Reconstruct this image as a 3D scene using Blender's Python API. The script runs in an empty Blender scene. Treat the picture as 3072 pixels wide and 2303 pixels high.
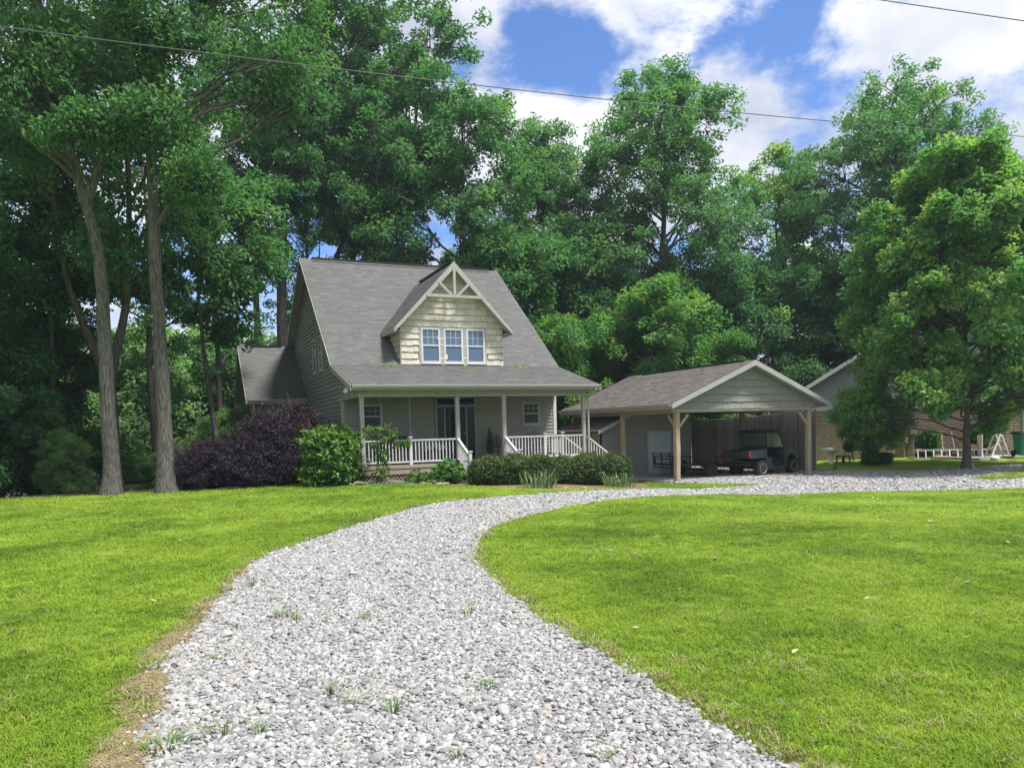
import bpy, bmesh, math, random
import numpy as np
from mathutils import Vector, Matrix, Euler
from mathutils.geometry import delaunay_2d_cdt
R = math.radians
S = bpy.context.scene
COL = S.collection

# ------------------------------------------------------------------ camera
EYE = 1.65
cam_data = bpy.data.cameras.new('camera')
cam = bpy.data.objects.new('camera', cam_data)
COL.objects.link(cam)
cam.matrix_world = (Matrix.Translation((0, 0, EYE)) @ Matrix.Rotation(R(-23.85), 4, 'Z')
                    @ Matrix.Rotation(R(90 - 3.5), 4, 'X') @ Matrix.Rotation(R(-1.5), 4, 'Z'))
cam_data.sensor_width = 36
cam_data.lens = 26.31
cam_data.shift_y = 0.0887
cam_data.clip_start = 0.1
cam_data.clip_end = 2000
S.camera = cam

# ------------------------------------------------------------------ sky and sun
SUN_EL, SUN_AZ = 64.0, 142.0          # azimuth clockwise from +Y
sun_dir = Vector((math.sin(R(SUN_AZ)) * math.cos(R(SUN_EL)), math.cos(R(SUN_AZ)) * math.cos(R(SUN_EL)), math.sin(R(SUN_EL))))
sun_data = bpy.data.lights.new('sun', 'SUN')
sun_data.energy = 3.5
sun_data.angle = R(10)
sun_data.color = (1.0, 0.97, 0.92)
sun = bpy.data.objects.new('sun', sun_data)
COL.objects.link(sun)
sun.rotation_euler = (-sun_dir).to_track_quat('-Z', 'Y').to_euler()

world = bpy.data.worlds.new('World')
S.world = world
world.use_nodes = True
W = world.node_tree
W.nodes.clear()
def wn(t, **kw):
    n = W.nodes.new(t)
    for k, v in kw.items():
        if k.startswith('i_'):
            n.inputs[k[2:]].default_value = v
        else:
            setattr(n, k, v)
    return n
def wl(a, b): W.links.new(a, b)
def wmath(op, a, b=None, clamp=False):
    n = W.nodes.new('ShaderNodeMath'); n.operation = op; n.use_clamp = clamp
    for i, v in enumerate((a, b)):
        if v is None: continue
        if isinstance(v, (int, float)): n.inputs[i].default_value = v
        else: wl(v, n.inputs[i])
    return n.outputs[0]
sky = wn('ShaderNodeTexSky', sky_type='NISHITA', sun_disc=False, sun_elevation=R(SUN_EL), sun_rotation=R(SUN_AZ), air_density=1.0, dust_density=0.6, ozone_density=2.5)
tc = wn('ShaderNodeTexCoord')
sep = wn('ShaderNodeSeparateXYZ'); wl(tc.outputs['Generated'], sep.inputs[0])
comb = wn('ShaderNodeCombineXYZ'); wl(sep.outputs[0], comb.inputs[0]); wl(sep.outputs[1], comb.inputs[1]); wl(wmath('MULTIPLY', sep.outputs[2], 1.7), comb.inputs[2])
n1 = wn('ShaderNodeTexNoise'); n1.inputs['Scale'].default_value = 5.0; n1.inputs['Detail'].default_value = 9; n1.inputs['Roughness'].default_value = 0.63
n1.inputs['Distortion'].default_value = 0.1
mp = wn('ShaderNodeMapping'); mp.inputs['Location'].default_value = (5.37, 15.11, 2.5); wl(comb.outputs[0], mp.inputs[0]); wl(mp.outputs[0], n1.inputs['Vector'])
cover = wmath('SUBTRACT', wmath('MULTIPLY', n1.outputs['Fac'], 2.5), 0.53)
# open blue gaps in the cloud deck (directions in the world)
GAPS = [(0.4142, 0.7913, 0.4497, 0.9988, 0.20), (0.4334, 0.7916, 0.4307, 0.9992, 0.16), (0.4698, 0.7778, 0.4176, 0.9994, 0.14),
        (0.6143, 0.6625, 0.4286, 0.9992, 0.16), (0.6387, 0.653, 0.4071, 0.9992, 0.16), (0.6615, 0.6418, 0.388, 0.9992, 0.18), (0.6822, 0.6379, 0.3573, 0.9994, 0.16), (0.8219, 0.5163, 0.2406, 0.9992, 0.10),
        (0.0, 0.9619, 0.2733, 0.998, 0.16), (0.0034, 0.9787, 0.2052, 0.998, 0.16), (0.1474, 0.9579, 0.2464, 0.9985, 0.16)]
for gx, gy, gz, lim, amt in GAPS:
    v = Vector((gx, gy, gz)).normalized()
    d = wn('ShaderNodeVectorMath', operation='DOT_PRODUCT'); wl(tc.outputs['Generated'], d.inputs[0]); d.inputs[1].default_value = v
    mr = wn('ShaderNodeMapRange', interpolation_type='SMOOTHSTEP'); wl(d.outputs['Value'], mr.inputs[0])
    mr.inputs[1].default_value = lim - (1 - lim) * 1.6; mr.inputs[2].default_value = 1.0; mr.inputs[3].default_value = 0; mr.inputs[4].default_value = amt
    cover = wmath('SUBTRACT', cover, mr.outputs[0])
mask = wn('ShaderNodeMapRange', interpolation_type='SMOOTHSTEP'); wl(cover, mask.inputs[0])
mask.inputs[1].default_value = 0.28; mask.inputs[2].default_value = 0.74
n2 = wn('ShaderNodeTexNoise'); n2.inputs['Scale'].default_value = 4.5; n2.inputs['Detail'].default_value = 7; n2.inputs['Roughness'].default_value = 0.5
mp2 = wn('ShaderNodeMapping'); mp2.inputs['Location'].default_value = (7.3, -4.2, 2); wl(comb.outputs[0], mp2.inputs[0]); wl(mp2.outputs[0], n2.inputs['Vector'])
cr = wn('ShaderNodeValToRGB'); wl(n2.outputs['Fac'], cr.inputs[0])
cr.color_ramp.elements[0].position = 0.40; cr.color_ramp.elements[0].color = (3.1, 3.35, 4.1, 1)
cr.color_ramp.elements[1].position = 0.66; cr.color_ramp.elements[1].color = (6.0, 6.0, 6.15, 1)
skyc = wn('ShaderNodeVectorMath', operation='MULTIPLY'); wl(sky.outputs[0], skyc.inputs[0]); skyc.inputs[1].default_value = (0.56, 0.74, 1.03)
mix = wn('ShaderNodeMix', data_type='RGBA'); wl(mask.outputs[0], mix.inputs[0]); wl(skyc.outputs[0], mix.inputs[6]); wl(cr.outputs[0], mix.inputs[7])
bg = wn('ShaderNodeBackground'); bg.inputs['Strength'].default_value = 0.10; wl(mix.outputs[2], bg.inputs['Color'])
out = wn('ShaderNodeOutputWorld'); wl(bg.outputs[0], out.inputs['Surface'])

S.view_settings.view_transform = 'Standard'
S.view_settings.look = 'None'
S.view_settings.exposure = 1.0
S.view_settings.gamma = 1.0
S.view_settings.use_curve_mapping = False
S.cycles.max_bounces = 6
S.cycles.diffuse_bounces = 3
S.cycles.glossy_bounces = 2
S.cycles.transmission_bounces = 4
S.cycles.transparent_max_bounces = 6
S.cycles.caustics_reflective = False
S.cycles.caustics_refractive = False

# ------------------------------------------------------------------ helpers: materials
MATS = {}
def nodes_of(m):
    m.use_nodes = True
    nt = m.node_tree
    nt.nodes.clear()
    return nt
def pmat(name, c1, c2=None, scale=8.0, rough=0.7, bump=0.0, bump_scale=None, stretch=(1, 1, 1), spec=0.3, metal=0.0, detail=5, attr=None, c3=None, coord='Object', bdist=0.02, lo=0.35, hi=0.65):
    """principled material whose colour drifts between c1 and c2 with noise; attr mixes towards c3 per piece"""
    m = bpy.data.materials.new(name)
    nt = nodes_of(m)
    N, L = nt.nodes, nt.links
    b = N.new('ShaderNodeBsdfPrincipled'); o = N.new('ShaderNodeOutputMaterial'); L.new(b.outputs[0], o.inputs[0])
    b.inputs['Roughness'].default_value = rough
    b.inputs['Specular IOR Level'].default_value = spec
    b.inputs['Metallic'].default_value = metal
    tcn = N.new('ShaderNodeTexCoord'); mpn = N.new('ShaderNodeMapping'); mpn.inputs['Scale'].default_value = stretch
    L.new(tcn.outputs[coord], mpn.inputs[0])
    col = None
    if c2 is not None:
        no = N.new('ShaderNodeTexNoise'); no.inputs['Scale'].default_value = scale; no.inputs['Detail'].default_value = detail; no.inputs['Roughness'].default_value = 0.6
        L.new(mpn.outputs[0], no.inputs['Vector'])
        r = N.new('ShaderNodeValToRGB'); L.new(no.outputs['Fac'], r.inputs[0])
        r.color_ramp.elements[0].position = lo; r.color_ramp.elements[0].color = (*c1, 1)
        r.color_ramp.elements[1].position = hi; r.color_ramp.elements[1].color = (*c2, 1)
        col = r.outputs[0]
    else:
        rgb = N.new('ShaderNodeRGB'); rgb.outputs[0].default_value = (*c1, 1); col = rgb.outputs[0]
    if attr == 'object':
        oi = N.new('ShaderNodeObjectInfo'); fac = oi.outputs['Random']
    elif attr:
        an = N.new('ShaderNodeAttribute'); an.attribute_name = attr; fac = an.outputs['Fac']
    if attr:
        mx = N.new('ShaderNodeMix'); mx.data_type = 'RGBA'; L.new(fac, mx.inputs[0]); L.new(col, mx.inputs[6]); mx.inputs[7].default_value = (*c3, 1)
        col = mx.outputs[2]
    L.new(col, b.inputs['Base Color'])
    if bump:
        nb = N.new('ShaderNodeTexNoise'); nb.inputs['Scale'].default_value = bump_scale or scale * 4; nb.inputs['Detail'].default_value = 4
        L.new(mpn.outputs[0], nb.inputs['Vector'])
        bp = N.new('ShaderNodeBump'); bp.inputs['Strength'].default_value = bump; bp.inputs['Distance'].default_value = bdist
        L.new(nb.outputs['Fac'], bp.inputs['Height']); L.new(bp.outputs[0], b.inputs['Normal'])
    MATS[name] = m
    return m
def leafmat(name, dark, light, tip, trans=0.35, rough=0.45, tcol=None):
    """leaf: colour by a per-leaf random value and by new growth ('tip'); part of the light passes through"""
    m = bpy.data.materials.new(name)
    nt = nodes_of(m); N, L = nt.nodes, nt.links
    o = N.new('ShaderNodeOutputMaterial')
    a = N.new('ShaderNodeAttribute'); a.attribute_name = 'lr'
    r = N.new('ShaderNodeValToRGB'); L.new(a.outputs['Fac'], r.inputs[0])
    r.color_ramp.elements[0].color = (*dark, 1); r.color_ramp.elements[1].color = (*light, 1)
    t = N.new('ShaderNodeAttribute'); t.attribute_name = 'tip'
    mx = N.new('ShaderNodeMix'); mx.data_type = 'RGBA'; L.new(t.outputs['Fac'], mx.inputs[0]); L.new(r.outputs[0], mx.inputs[6]); mx.inputs[7].default_value = (*tip, 1)
    b = N.new('ShaderNodeBsdfPrincipled'); b.inputs['Roughness'].default_value = rough; b.inputs['Specular IOR Level'].default_value = 0.25
    L.new(mx.outputs[2], b.inputs['Base Color'])
    tr = N.new('ShaderNodeBsdfTranslucent')
    hs = N.new('ShaderNodeMix'); hs.data_type = 'RGBA'; hs.blend_type = 'MULTIPLY'; hs.inputs[0].default_value = 1.0
    L.new(mx.outputs[2], hs.inputs[6]); hs.inputs[7].default_value = (*(tcol or (1.15, 1.55, 0.7)), 1)
    L.new(hs.outputs[2], tr.inputs[0])
    ms = N.new('ShaderNodeMixShader'); ms.inputs[0].default_value = trans
    L.new(b.outputs[0], ms.inputs[1]); L.new(tr.outputs[0], ms.inputs[2]); L.new(ms.outputs[0], o.inputs[0])
    MATS[name] = m
    return m

# ------------------------------------------------------------------ helpers: objects
def setp(o, label=None, cat=None, group=None, kind=None):
    if label: o['label'] = label
    if cat: o['category'] = cat
    if group: o['group'] = group
    if kind: o['kind'] = kind
    return o
def thing(name, label, cat, loc=(0, 0, 0), rz=0.0, group=None):
    o = bpy.data.objects.new(name, None)
    o.empty_display_size = 0.3
    COL.objects.link(o); o.location = loc; o.rotation_euler = (0, 0, rz)
    return setp(o, label, cat, group)
def link(name, me, parent=None, world_coords=True):
    o = bpy.data.objects.new(name, me)
    COL.objects.link(o)
    if parent is not None:
        o.parent = parent
        if world_coords:        # mesh holds world coordinates
            root = parent
            while root.parent is not None: root = root.parent
            o.matrix_parent_inverse = Matrix.Translation(-Vector(root.location)) if parent is root else Matrix.Identity(4)
    return o
def copy_tree(o, parent=None):
    c = o.copy(); COL.objects.link(c); c.parent = parent
    for ch in list(o.children): copy_tree(ch, c)
    return c
class MB:
    """collects faces and links them as one mesh object"""
    def __init__(s): s.v = []; s.f = []; s.a = []
    def add(s, vs, fs, a=0.0):
        n = len(s.v); s.v += [tuple(v) for v in vs]
        for f in fs: s.f.append(tuple(i + n for i in f)); s.a.append(a)
        return s
    def box(s, x0, y0, z0, x1, y1, z1, a=0.0):
        if x0 > x1: x0, x1 = x1, x0
        if y0 > y1: y0, y1 = y1, y0
        if z0 > z1: z0, z1 = z1, z0
        return s.add([(x0, y0, z0), (x1, y0, z0), (x1, y1, z0), (x0, y1, z0), (x0, y0, z1), (x1, y0, z1), (x1, y1, z1), (x0, y1, z1)],
                     [(3, 2, 1, 0), (4, 5, 6, 7), (0, 1, 5, 4), (1, 2, 6, 5), (2, 3, 7, 6), (3, 0, 4, 7)], a)
    def cbox(s, x0, y0, z0, x1, y1, z1, c=0.01, a=0.0):
        """box with chamfered edges"""
        vs = []; idx = {}
        X, Y, Z = (x0, x1), (y0, y1), (z0, z1)
        for i in (0, 1):
            for j in (0, 1):
                for k in (0, 1):
                    sx, sy, sz = (1 - 2 * i) * c, (1 - 2 * j) * c, (1 - 2 * k) * c
                    for ax, p in (('x', (X[i], Y[j] + sy, Z[k] + sz)), ('y', (X[i] + sx, Y[j], Z[k] + sz)), ('z', (X[i] + sx, Y[j] + sy, Z[k]))):
                        idx[i, j, k, ax] = len(vs); vs.append(p)
        fs = []
        for i in (0, 1): fs.append([idx[i, j, k, 'x'] for j, k in ((0, 0), (1, 0), (1, 1), (0, 1))][::1 if i else -1])
        for j in (0, 1): fs.append([idx[i, j, k, 'y'] for i, k in ((0, 0), (1, 0), (1, 1), (0, 1))][::-1 if j else 1])
        for k in (0, 1): fs.append([idx[i, j, k, 'z'] for i, j in ((0, 0), (1, 0), (1, 1), (0, 1))][::1 if k else -1])
        for j in (0, 1):
            for k in (0, 1): fs.append([idx[0, j, k, 'y'], idx[1, j, k, 'y'], idx[1, j, k, 'z'], idx[0, j, k, 'z']])
        for i in (0, 1):
            for k in (0, 1): fs.append([idx[i, 0, k, 'x'], idx[i, 1, k, 'x'], idx[i, 1, k, 'z'], idx[i, 0, k, 'z']])
        for i in (0, 1):
            for j in (0, 1): fs.append([idx[i, j, 0, 'x'], idx[i, j, 1, 'x'], idx[i, j, 1, 'y'], idx[i, j, 0, 'y']])
        for i in (0, 1):
            for j in (0, 1):
                for k in (0, 1): fs.append([idx[i, j, k, 'x'], idx[i, j, k, 'y'], idx[i, j, k, 'z']])
        return s.add(vs, fs, a)
    def bar(s, p, q, w, h=None, up=(0, 0, 1), a=0.0):
        """rectangular bar from p to q"""
        p, q = Vector(p), Vector(q); h = h or w
        d = (q - p).normalized(); u = Vector(up)
        if abs(d.dot(u)) > 0.98: u = Vector((0, 1, 0))
        sx = d.cross(u).normalized() * w / 2; sy = sx.cross(d).normalized() * h / 2
        vs = [p - sx - sy, p + sx - sy, p + sx + sy, p - sx + sy, q - sx - sy, q + sx - sy, q + sx + sy, q - sx + sy]
        return s.add(vs, [(0, 1, 2, 3), (7, 6, 5, 4), (4, 5, 1, 0), (5, 6, 2, 1), (6, 7, 3, 2), (7, 4, 0, 3)], a)
    def tube(s, pts, rad, n=8, cap=True, a=0.0):
        pts = [Vector(p) for p in pts]
        if isinstance(rad, (int, float)): rad = [rad] * len(pts)
        vs = []; prev = None
        for i, p in enumerate(pts):
            d = (pts[min(i + 1, len(pts) - 1)] - pts[max(i - 1, 0)]).normalized()
            u = prev if prev is not None else (Vector((1, 0, 0)) if abs(d.x) < 0.9 else Vector((0, 1, 0)))
            sx = (u - d * u.dot(d)).normalized(); prev = sx; sy = d.cross(sx)
            for k in range(n):
                t = 2 * math.pi * k / n
                vs.append(p + (sx * math.cos(t) + sy * math.sin(t)) * rad[i])
        fs = [(i * n + k, i * n + (k + 1) % n, (i + 1) * n + (k + 1) % n, (i + 1) * n + k) for i in range(len(pts) - 1) for k in range(n)]
        if cap: fs += [tuple(range(n))[::-1], tuple((len(pts) - 1) * n + k for k in range(n))]
        return s.add(vs, fs, a)
    def lathe(s, prof, c=(0, 0, 0), n=20, axis='z', a=0.0):
        """profile [(radius, height)] turned about an axis through c"""
        vs = []; m = len(prof)
        for r, h in prof:
            for k in range(n):
                t = 2 * math.pi * k / n; x, y = r * math.cos(t), r * math.sin(t)
                v = {'z': (x, y, h), 'y': (x, h, y), 'x': (h, x, y)}[axis]
                vs.append((v[0] + c[0], v[1] + c[1], v[2] + c[2]))
        fs = [(i * n + k, i * n + (k + 1) % n, (i + 1) * n + (k + 1) % n, (i + 1) * n + k) for i in range(m - 1) for k in range(n)]
        fs += [tuple(range(n))[::-1], tuple((m - 1) * n + k for k in range(n))]
        return s.add(vs, fs, a)
    def prism(s, poly, mp, d0, d1, a=0.0):
        """polygon (u,v) extruded between depths d0 and d1 (numbers or functions of v); mp(u,v,d) -> xyz"""
        f0 = d0 if callable(d0) else (lambda v: d0); f1 = d1 if callable(d1) else (lambda v: d1)
        n = len(poly)
        vs = [mp(u, v, f0(v)) for u, v in poly] + [mp(u, v, f1(v)) for u, v in poly]
        fs = [tuple(range(n))[::-1], tuple(range(n, 2 * n))] + [(i, (i + 1) % n, n + (i + 1) % n, n + i) for i in range(n)]
        return s.add(vs, fs, a)
    def mesh(s, name, mat=None, smooth=False, fix=True):
        me = bpy.data.meshes.new(name)
        me.from_pydata(s.v, [], s.f)
        if any(s.a):
            at = me.attributes.new('pc', 'FLOAT', 'FACE'); at.data.foreach_set('value', s.a)
        if fix:
            bm = bmesh.new(); bm.from_mesh(me); bmesh.ops.recalc_face_normals(bm, faces=bm.faces); bm.to_mesh(me); bm.free()
        if mat: me.materials.append(MATS[mat] if isinstance(mat, str) else mat)
        if smooth:
            me.polygons.foreach_set('use_smooth', [True] * len(me.polygons))
            try: me.set_sharp_from_angle(angle=R(40))
            except Exception: pass
        me.update()
        return me
    def build(s, name, mat, parent=None, smooth=False, world_coords=True):
        return link(name, s.mesh(name, mat, smooth), parent, world_coords)

def clip(poly, a, b, c):
    """keep the side a*u + b*v <= c"""
    o = []
    for i in range(len(poly)):
        p, q = poly[i], poly[(i + 1) % len(poly)]
        dp, dq = a * p[0] + b * p[1] - c, a * q[0] + b * q[1] - c
        if dp <= 0: o.append(p)
        if (dp < 0 < dq) or (dq < 0 < dp):
            t = dp / (dp - dq); o.append((p[0] + t * (q[0] - p[0]), p[1] + t * (q[1] - p[1])))
    return o
def ss(a, b, x):
    t = np.clip((np.asarray(x, float) - a) / (b - a), 0, 1)
    return t * t * (3 - 2 * t)
def tz(x, y):
    """height of the ground"""
    x = np.asarray(x, float); y = np.asarray(y, float)
    z = -0.5 * ss(8, 17, x) * ss(4, 20, y) + 0.3 * ss(25, 33, x) * ss(4, 20, y) - 1.5 * ss(25.5, 42, y) * (1 - ss(1, 6, x))
    return z + 0.012 * np.sin(x * 1.3 + 0.7 * y) * np.sin(y * 0.9 - 0.4 * x)
def inside(px, py, poly):
    px = np.asarray(px); py = np.asarray(py); r = np.zeros(px.shape, bool)
    n = len(poly)
    for i in range(n):
        x0, y0 = poly[i]; x1, y1 = poly[(i + 1) % n]
        if y0 == y1: continue
        c = ((y0 > py) != (y1 > py)) & (px < (x1 - x0) * (py - y0) / (y1 - y0) + x0)
        r ^= c
    return r
def smooth_line(pts, n=4):
    """Catmull-Rom through the points"""
    P = [Vector(p) for p in pts]; o = []
    for i in range(len(P) - 1):
        p0, p1, p2, p3 = P[max(i - 1, 0)], P[i], P[i + 1], P[min(i + 2, len(P) - 1)]
        for k in range(n):
            t = k / n
            o.append(0.5 * ((2 * p1) + (p2 - p0) * t + (2 * p0 - 5 * p1 + 4 * p2 - p3) * t * t + (3 * p1 - p0 - 3 * p2 + p3) * t ** 3))
    o.append(P[-1])
    return [tuple(p) for p in o]
def sheet(name, poly, lift, mat, step=0.5, kind='structure', jitter=0.0, rng=None):
    """a ground sheet with the given outline, draped on the terrain"""
    rng = rng or np.random.default_rng(1)
    P = np.array(poly)
    gx, gy = np.meshgrid(np.arange(P[:, 0].min(), P[:, 0].max(), step), np.arange(P[:, 1].min(), P[:, 1].max(), step))
    gx, gy = gx.ravel() + rng.uniform(-.1, .1, gx.size) * step, gy.ravel() + rng.uniform(-.1, .1, gy.size) * step
    k = inside(gx, gy, poly)
    vs = [Vector(p) for p in poly] + [Vector((a, b)) for a, b in zip(gx[k], gy[k])]
    es = [(i, (i + 1) % len(poly)) for i in range(len(poly))]
    ov, oe, of, *_ = delaunay_2d_cdt(vs, es, [list(range(len(poly)))], 1, 1e-4)
    V = np.array([(v.x, v.y) for v in ov]); Z = tz(V[:, 0], V[:, 1]) + lift
    me = bpy.data.meshes.new(name); me.from_pydata([(a, b, c) for (a, b), c in zip(V, Z)], [], [tuple(f) for f in of])
    bm = bmesh.new(); bm.from_mesh(me); bmesh.ops.recalc_face_normals(bm, faces=bm.faces)
    if sum(f.normal.z for f in bm.faces) < 0: bmesh.ops.reverse_faces(bm, faces=bm.faces)
    bm.to_mesh(me); bm.free()
    me.materials.append(MATS[mat])
    o = link(name, me); setp(o, kind=kind)
    return o
PROTO = bpy.data.collections.new('prototypes')   # never linked to the scene: only holds the meshes that the scatter uses
def scatter(name, protos, pts, rot, scl, idx, label=None, cat=None):
    """uncountable stuff: instances of small meshes on the given points"""
    me = bpy.data.meshes.new(name)
    n = len(pts)
    me.vertices.add(n); me.vertices.foreach_set('co', np.asarray(pts, np.float32).ravel())
    for nm, ty, dat in (('rot', 'FLOAT_VECTOR', rot), ('scl', 'FLOAT_VECTOR', scl)):
        a = me.attributes.new(nm, ty, 'POINT'); a.data.foreach_set('vector', np.asarray(dat, np.float32).ravel())
    a = me.attributes.new('idx', 'INT', 'POINT'); a.data.foreach_set('value', np.asarray(idx, np.int32))
    o = link(name, me); setp(o, label, cat, kind='stuff')
    c = bpy.data.collections.new(name + '_set')
    for i, pm in enumerate(protos):
        po = bpy.data.objects.new(f'{name}_piece_{i:02d}', pm); c.objects.link(po)
    PROTO.children.link(c)
    ng = bpy.data.node_groups.new(name, 'GeometryNodeTree')
    ng.interface.new_socket('Geometry', in_out='INPUT', socket_type='NodeSocketGeometry')
    ng.interface.new_socket('Geometry', in_out='OUTPUT', socket_type='NodeSocketGeometry')
    N, L = ng.nodes, ng.links
    gi, go = N.new('NodeGroupInput'), N.new('NodeGroupOutput')
    ci = N.new('GeometryNodeCollectionInfo'); ci.inputs['Collection'].default_value = c
    ci.inputs['Separate Children'].default_value = True; ci.inputs['Reset Children'].default_value = True
    ip = N.new('GeometryNodeInstanceOnPoints'); ip.inputs['Pick Instance'].default_value = True
    def na(nm, ty):
        q = N.new('GeometryNodeInputNamedAttribute'); q.data_type = ty; q.inputs['Name'].default_value = nm
        return [s for s in q.outputs if s.enabled][0]
    er = N.new('FunctionNodeEulerToRotation'); L.new(na('rot', 'FLOAT_VECTOR'), er.inputs[0])
    L.new(gi.outputs[0], ip.inputs['Points']); L.new(ci.outputs[0], ip.inputs['Instance'])
    L.new(na('idx', 'INT'), ip.inputs['Instance Index']); L.new(er.outputs[0], ip.inputs['Rotation']); L.new(na('scl', 'FLOAT_VECTOR'), ip.inputs['Scale'])
    L.new(ip.outputs[0], go.inputs[0])
    md = o.modifiers.new('scatter', 'NODES'); md.node_group = ng
    return o
# ------------------------------------------------------------------ materials
pmat('woodland_floor', (0.035, 0.03, 0.018), (0.085, 0.065, 0.04), scale=6, rough=0.95, bump=0.6, bump_scale=30)
pmat('gravel_bed', (0.12, 0.118, 0.114), (0.27, 0.266, 0.26), scale=38, rough=0.95, bump=1.0, bump_scale=26, bdist=0.03)
pmat('straw_soil', (0.19, 0.13, 0.085), (0.36, 0.27, 0.18), scale=14, rough=0.95, bump=0.8, bump_scale=60, stretch=(1, 1, 1))
pmat('mulch', (0.09, 0.055, 0.035), (0.26, 0.17, 0.11), scale=16, rough=0.95, bump=0.9, bump_scale=50)
pmat('concrete', (0.26, 0.26, 0.255), (0.36, 0.355, 0.35), scale=5, rough=0.85, bump=0.15, bump_scale=60)
pmat('stone', (0.33, 0.323, 0.31), (0.53, 0.522, 0.505), scale=22, rough=0.8, bump=0.25, bump_scale=60, attr='object', c3=(0.19, 0.187, 0.182), bdist=0.004)
pmat('stone_dark', (0.08, 0.083, 0.09), (0.16, 0.16, 0.17), scale=22, rough=0.75, attr='object', c3=(0.32, 0.32, 0.33))
pmat('stone_tan', (0.30, 0.23, 0.16), (0.42, 0.35, 0.27), scale=22, rough=0.8, attr='object', c3=(0.32, 0.27, 0.24))
def lawn_colour(nt, fine=True):
    """mown grass colour: wide patches of yellower and deeper green; returns a colour socket (world position based)"""
    N, L = nt.nodes, nt.links
    g = N.new('ShaderNodeNewGeometry')
    n1 = N.new('ShaderNodeTexNoise'); n1.inputs['Scale'].default_value = 0.55; n1.inputs['Detail'].default_value = 4; n1.inputs['Roughness'].default_value = 0.6
    L.new(g.outputs['Position'], n1.inputs['Vector'])
    n2 = N.new('ShaderNodeTexNoise'); n2.inputs['Scale'].default_value = 4.0; n2.inputs['Detail'].default_value = 4
    L.new(g.outputs['Position'], n2.inputs['Vector'])
    n0 = N.new('ShaderNodeTexNoise'); n0.inputs['Scale'].default_value = 0.17; n0.inputs['Detail'].default_value = 3
    L.new(g.outputs['Position'], n0.inputs['Vector'])
    m0 = N.new('ShaderNodeMath'); m0.operation = 'MULTIPLY_ADD'; L.new(n0.outputs['Fac'], m0.inputs[0]); m0.inputs[1].default_value = 0.7; m0.inputs[2].default_value = -0.35
    m1 = N.new('ShaderNodeMath'); m1.operation = 'ADD'; L.new(m0.outputs[0], m1.inputs[0]); L.new(n1.outputs['Fac'], m1.inputs[1])
    mx = N.new('ShaderNodeMath'); mx.operation = 'MULTIPLY_ADD'; L.new(n2.outputs['Fac'], mx.inputs[0]); mx.inputs[1].default_value = 0.45; L.new(m1.outputs[0], mx.inputs[2])
    r = N.new('ShaderNodeValToRGB'); L.new(mx.outputs[0], r.inputs[0])
    e = r.color_ramp.elements
    e[0].position = 0.52; e[0].color = (0.14, 0.24, 0.026, 1)
    e[1].position = 0.92; e[1].color = (0.335, 0.44, 0.058, 1)
    k = e.new(0.72); k.color = (0.24, 0.36, 0.038, 1)
    return r.outputs[0]
def lawnmat(name, translucent):
    m = bpy.data.materials.new(name); nt = nodes_of(m); N, L = nt.nodes, nt.links
    o = N.new('ShaderNodeOutputMaterial'); b = N.new('ShaderNodeBsdfPrincipled'); b.inputs['Roughness'].default_value = 0.6; b.inputs['Specular IOR Level'].default_value = 0.2
    c = lawn_colour(nt)
    if translucent:
        oi = N.new('ShaderNodeObjectInfo')
        vr = N.new('ShaderNodeMapRange'); L.new(oi.outputs['Random'], vr.inputs[0]); vr.inputs[3].default_value = 0.86; vr.inputs[4].default_value = 1.18
        vm = N.new('ShaderNodeVectorMath'); vm.operation = 'SCALE'; L.new(c, vm.inputs[0]); L.new(vr.outputs[0], vm.inputs['Scale'])
        c = vm.outputs[0]
        t = N.new('ShaderNodeBsdfTranslucent'); L.new(c, t.inputs[0])
        ms = N.new('ShaderNodeMixShader'); ms.inputs[0].default_value = 0.4
        L.new(c, b.inputs['Base Color']); L.new(b.outputs[0], ms.inputs[1]); L.new(t.outputs[0], ms.inputs[2]); L.new(ms.outputs[0], o.inputs[0])
    else:
        sc = N.new('ShaderNodeVectorMath'); sc.operation = 'SCALE'; L.new(c, sc.inputs[0]); sc.inputs['Scale'].default_value = 0.9
        L.new(sc.outputs[0], b.inputs['Base Color']); L.new(b.outputs[0], o.inputs[0])
        nb = N.new('ShaderNodeTexNoise'); nb.inputs['Scale'].default_value = 45; nb.inputs['Detail'].default_value = 3
        g = N.new('ShaderNodeNewGeometry'); L.new(g.outputs['Position'], nb.inputs['Vector'])
        bp = N.new('ShaderNodeBump'); bp.inputs['Strength'].default_value = 0.7; bp.inputs['Distance'].default_value = 0.03
        L.new(nb.outputs['Fac'], bp.inputs['Height']); L.new(bp.outputs[0], b.inputs['Normal'])
    MATS[name] = m
lawnmat('lawn', False)
lawnmat('grass_blade', True)
pmat('dry_blade', (0.30, 0.245, 0.13), (0.40, 0.34, 0.20), scale=9, rough=0.8, attr='object', c3=(0.26, 0.2, 0.11))
pmat('weed_blade', (0.06, 0.14, 0.03), (0.13, 0.24, 0.05), scale=9, rough=0.6, attr='object', c3=(0.16, 0.24, 0.06))

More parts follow.
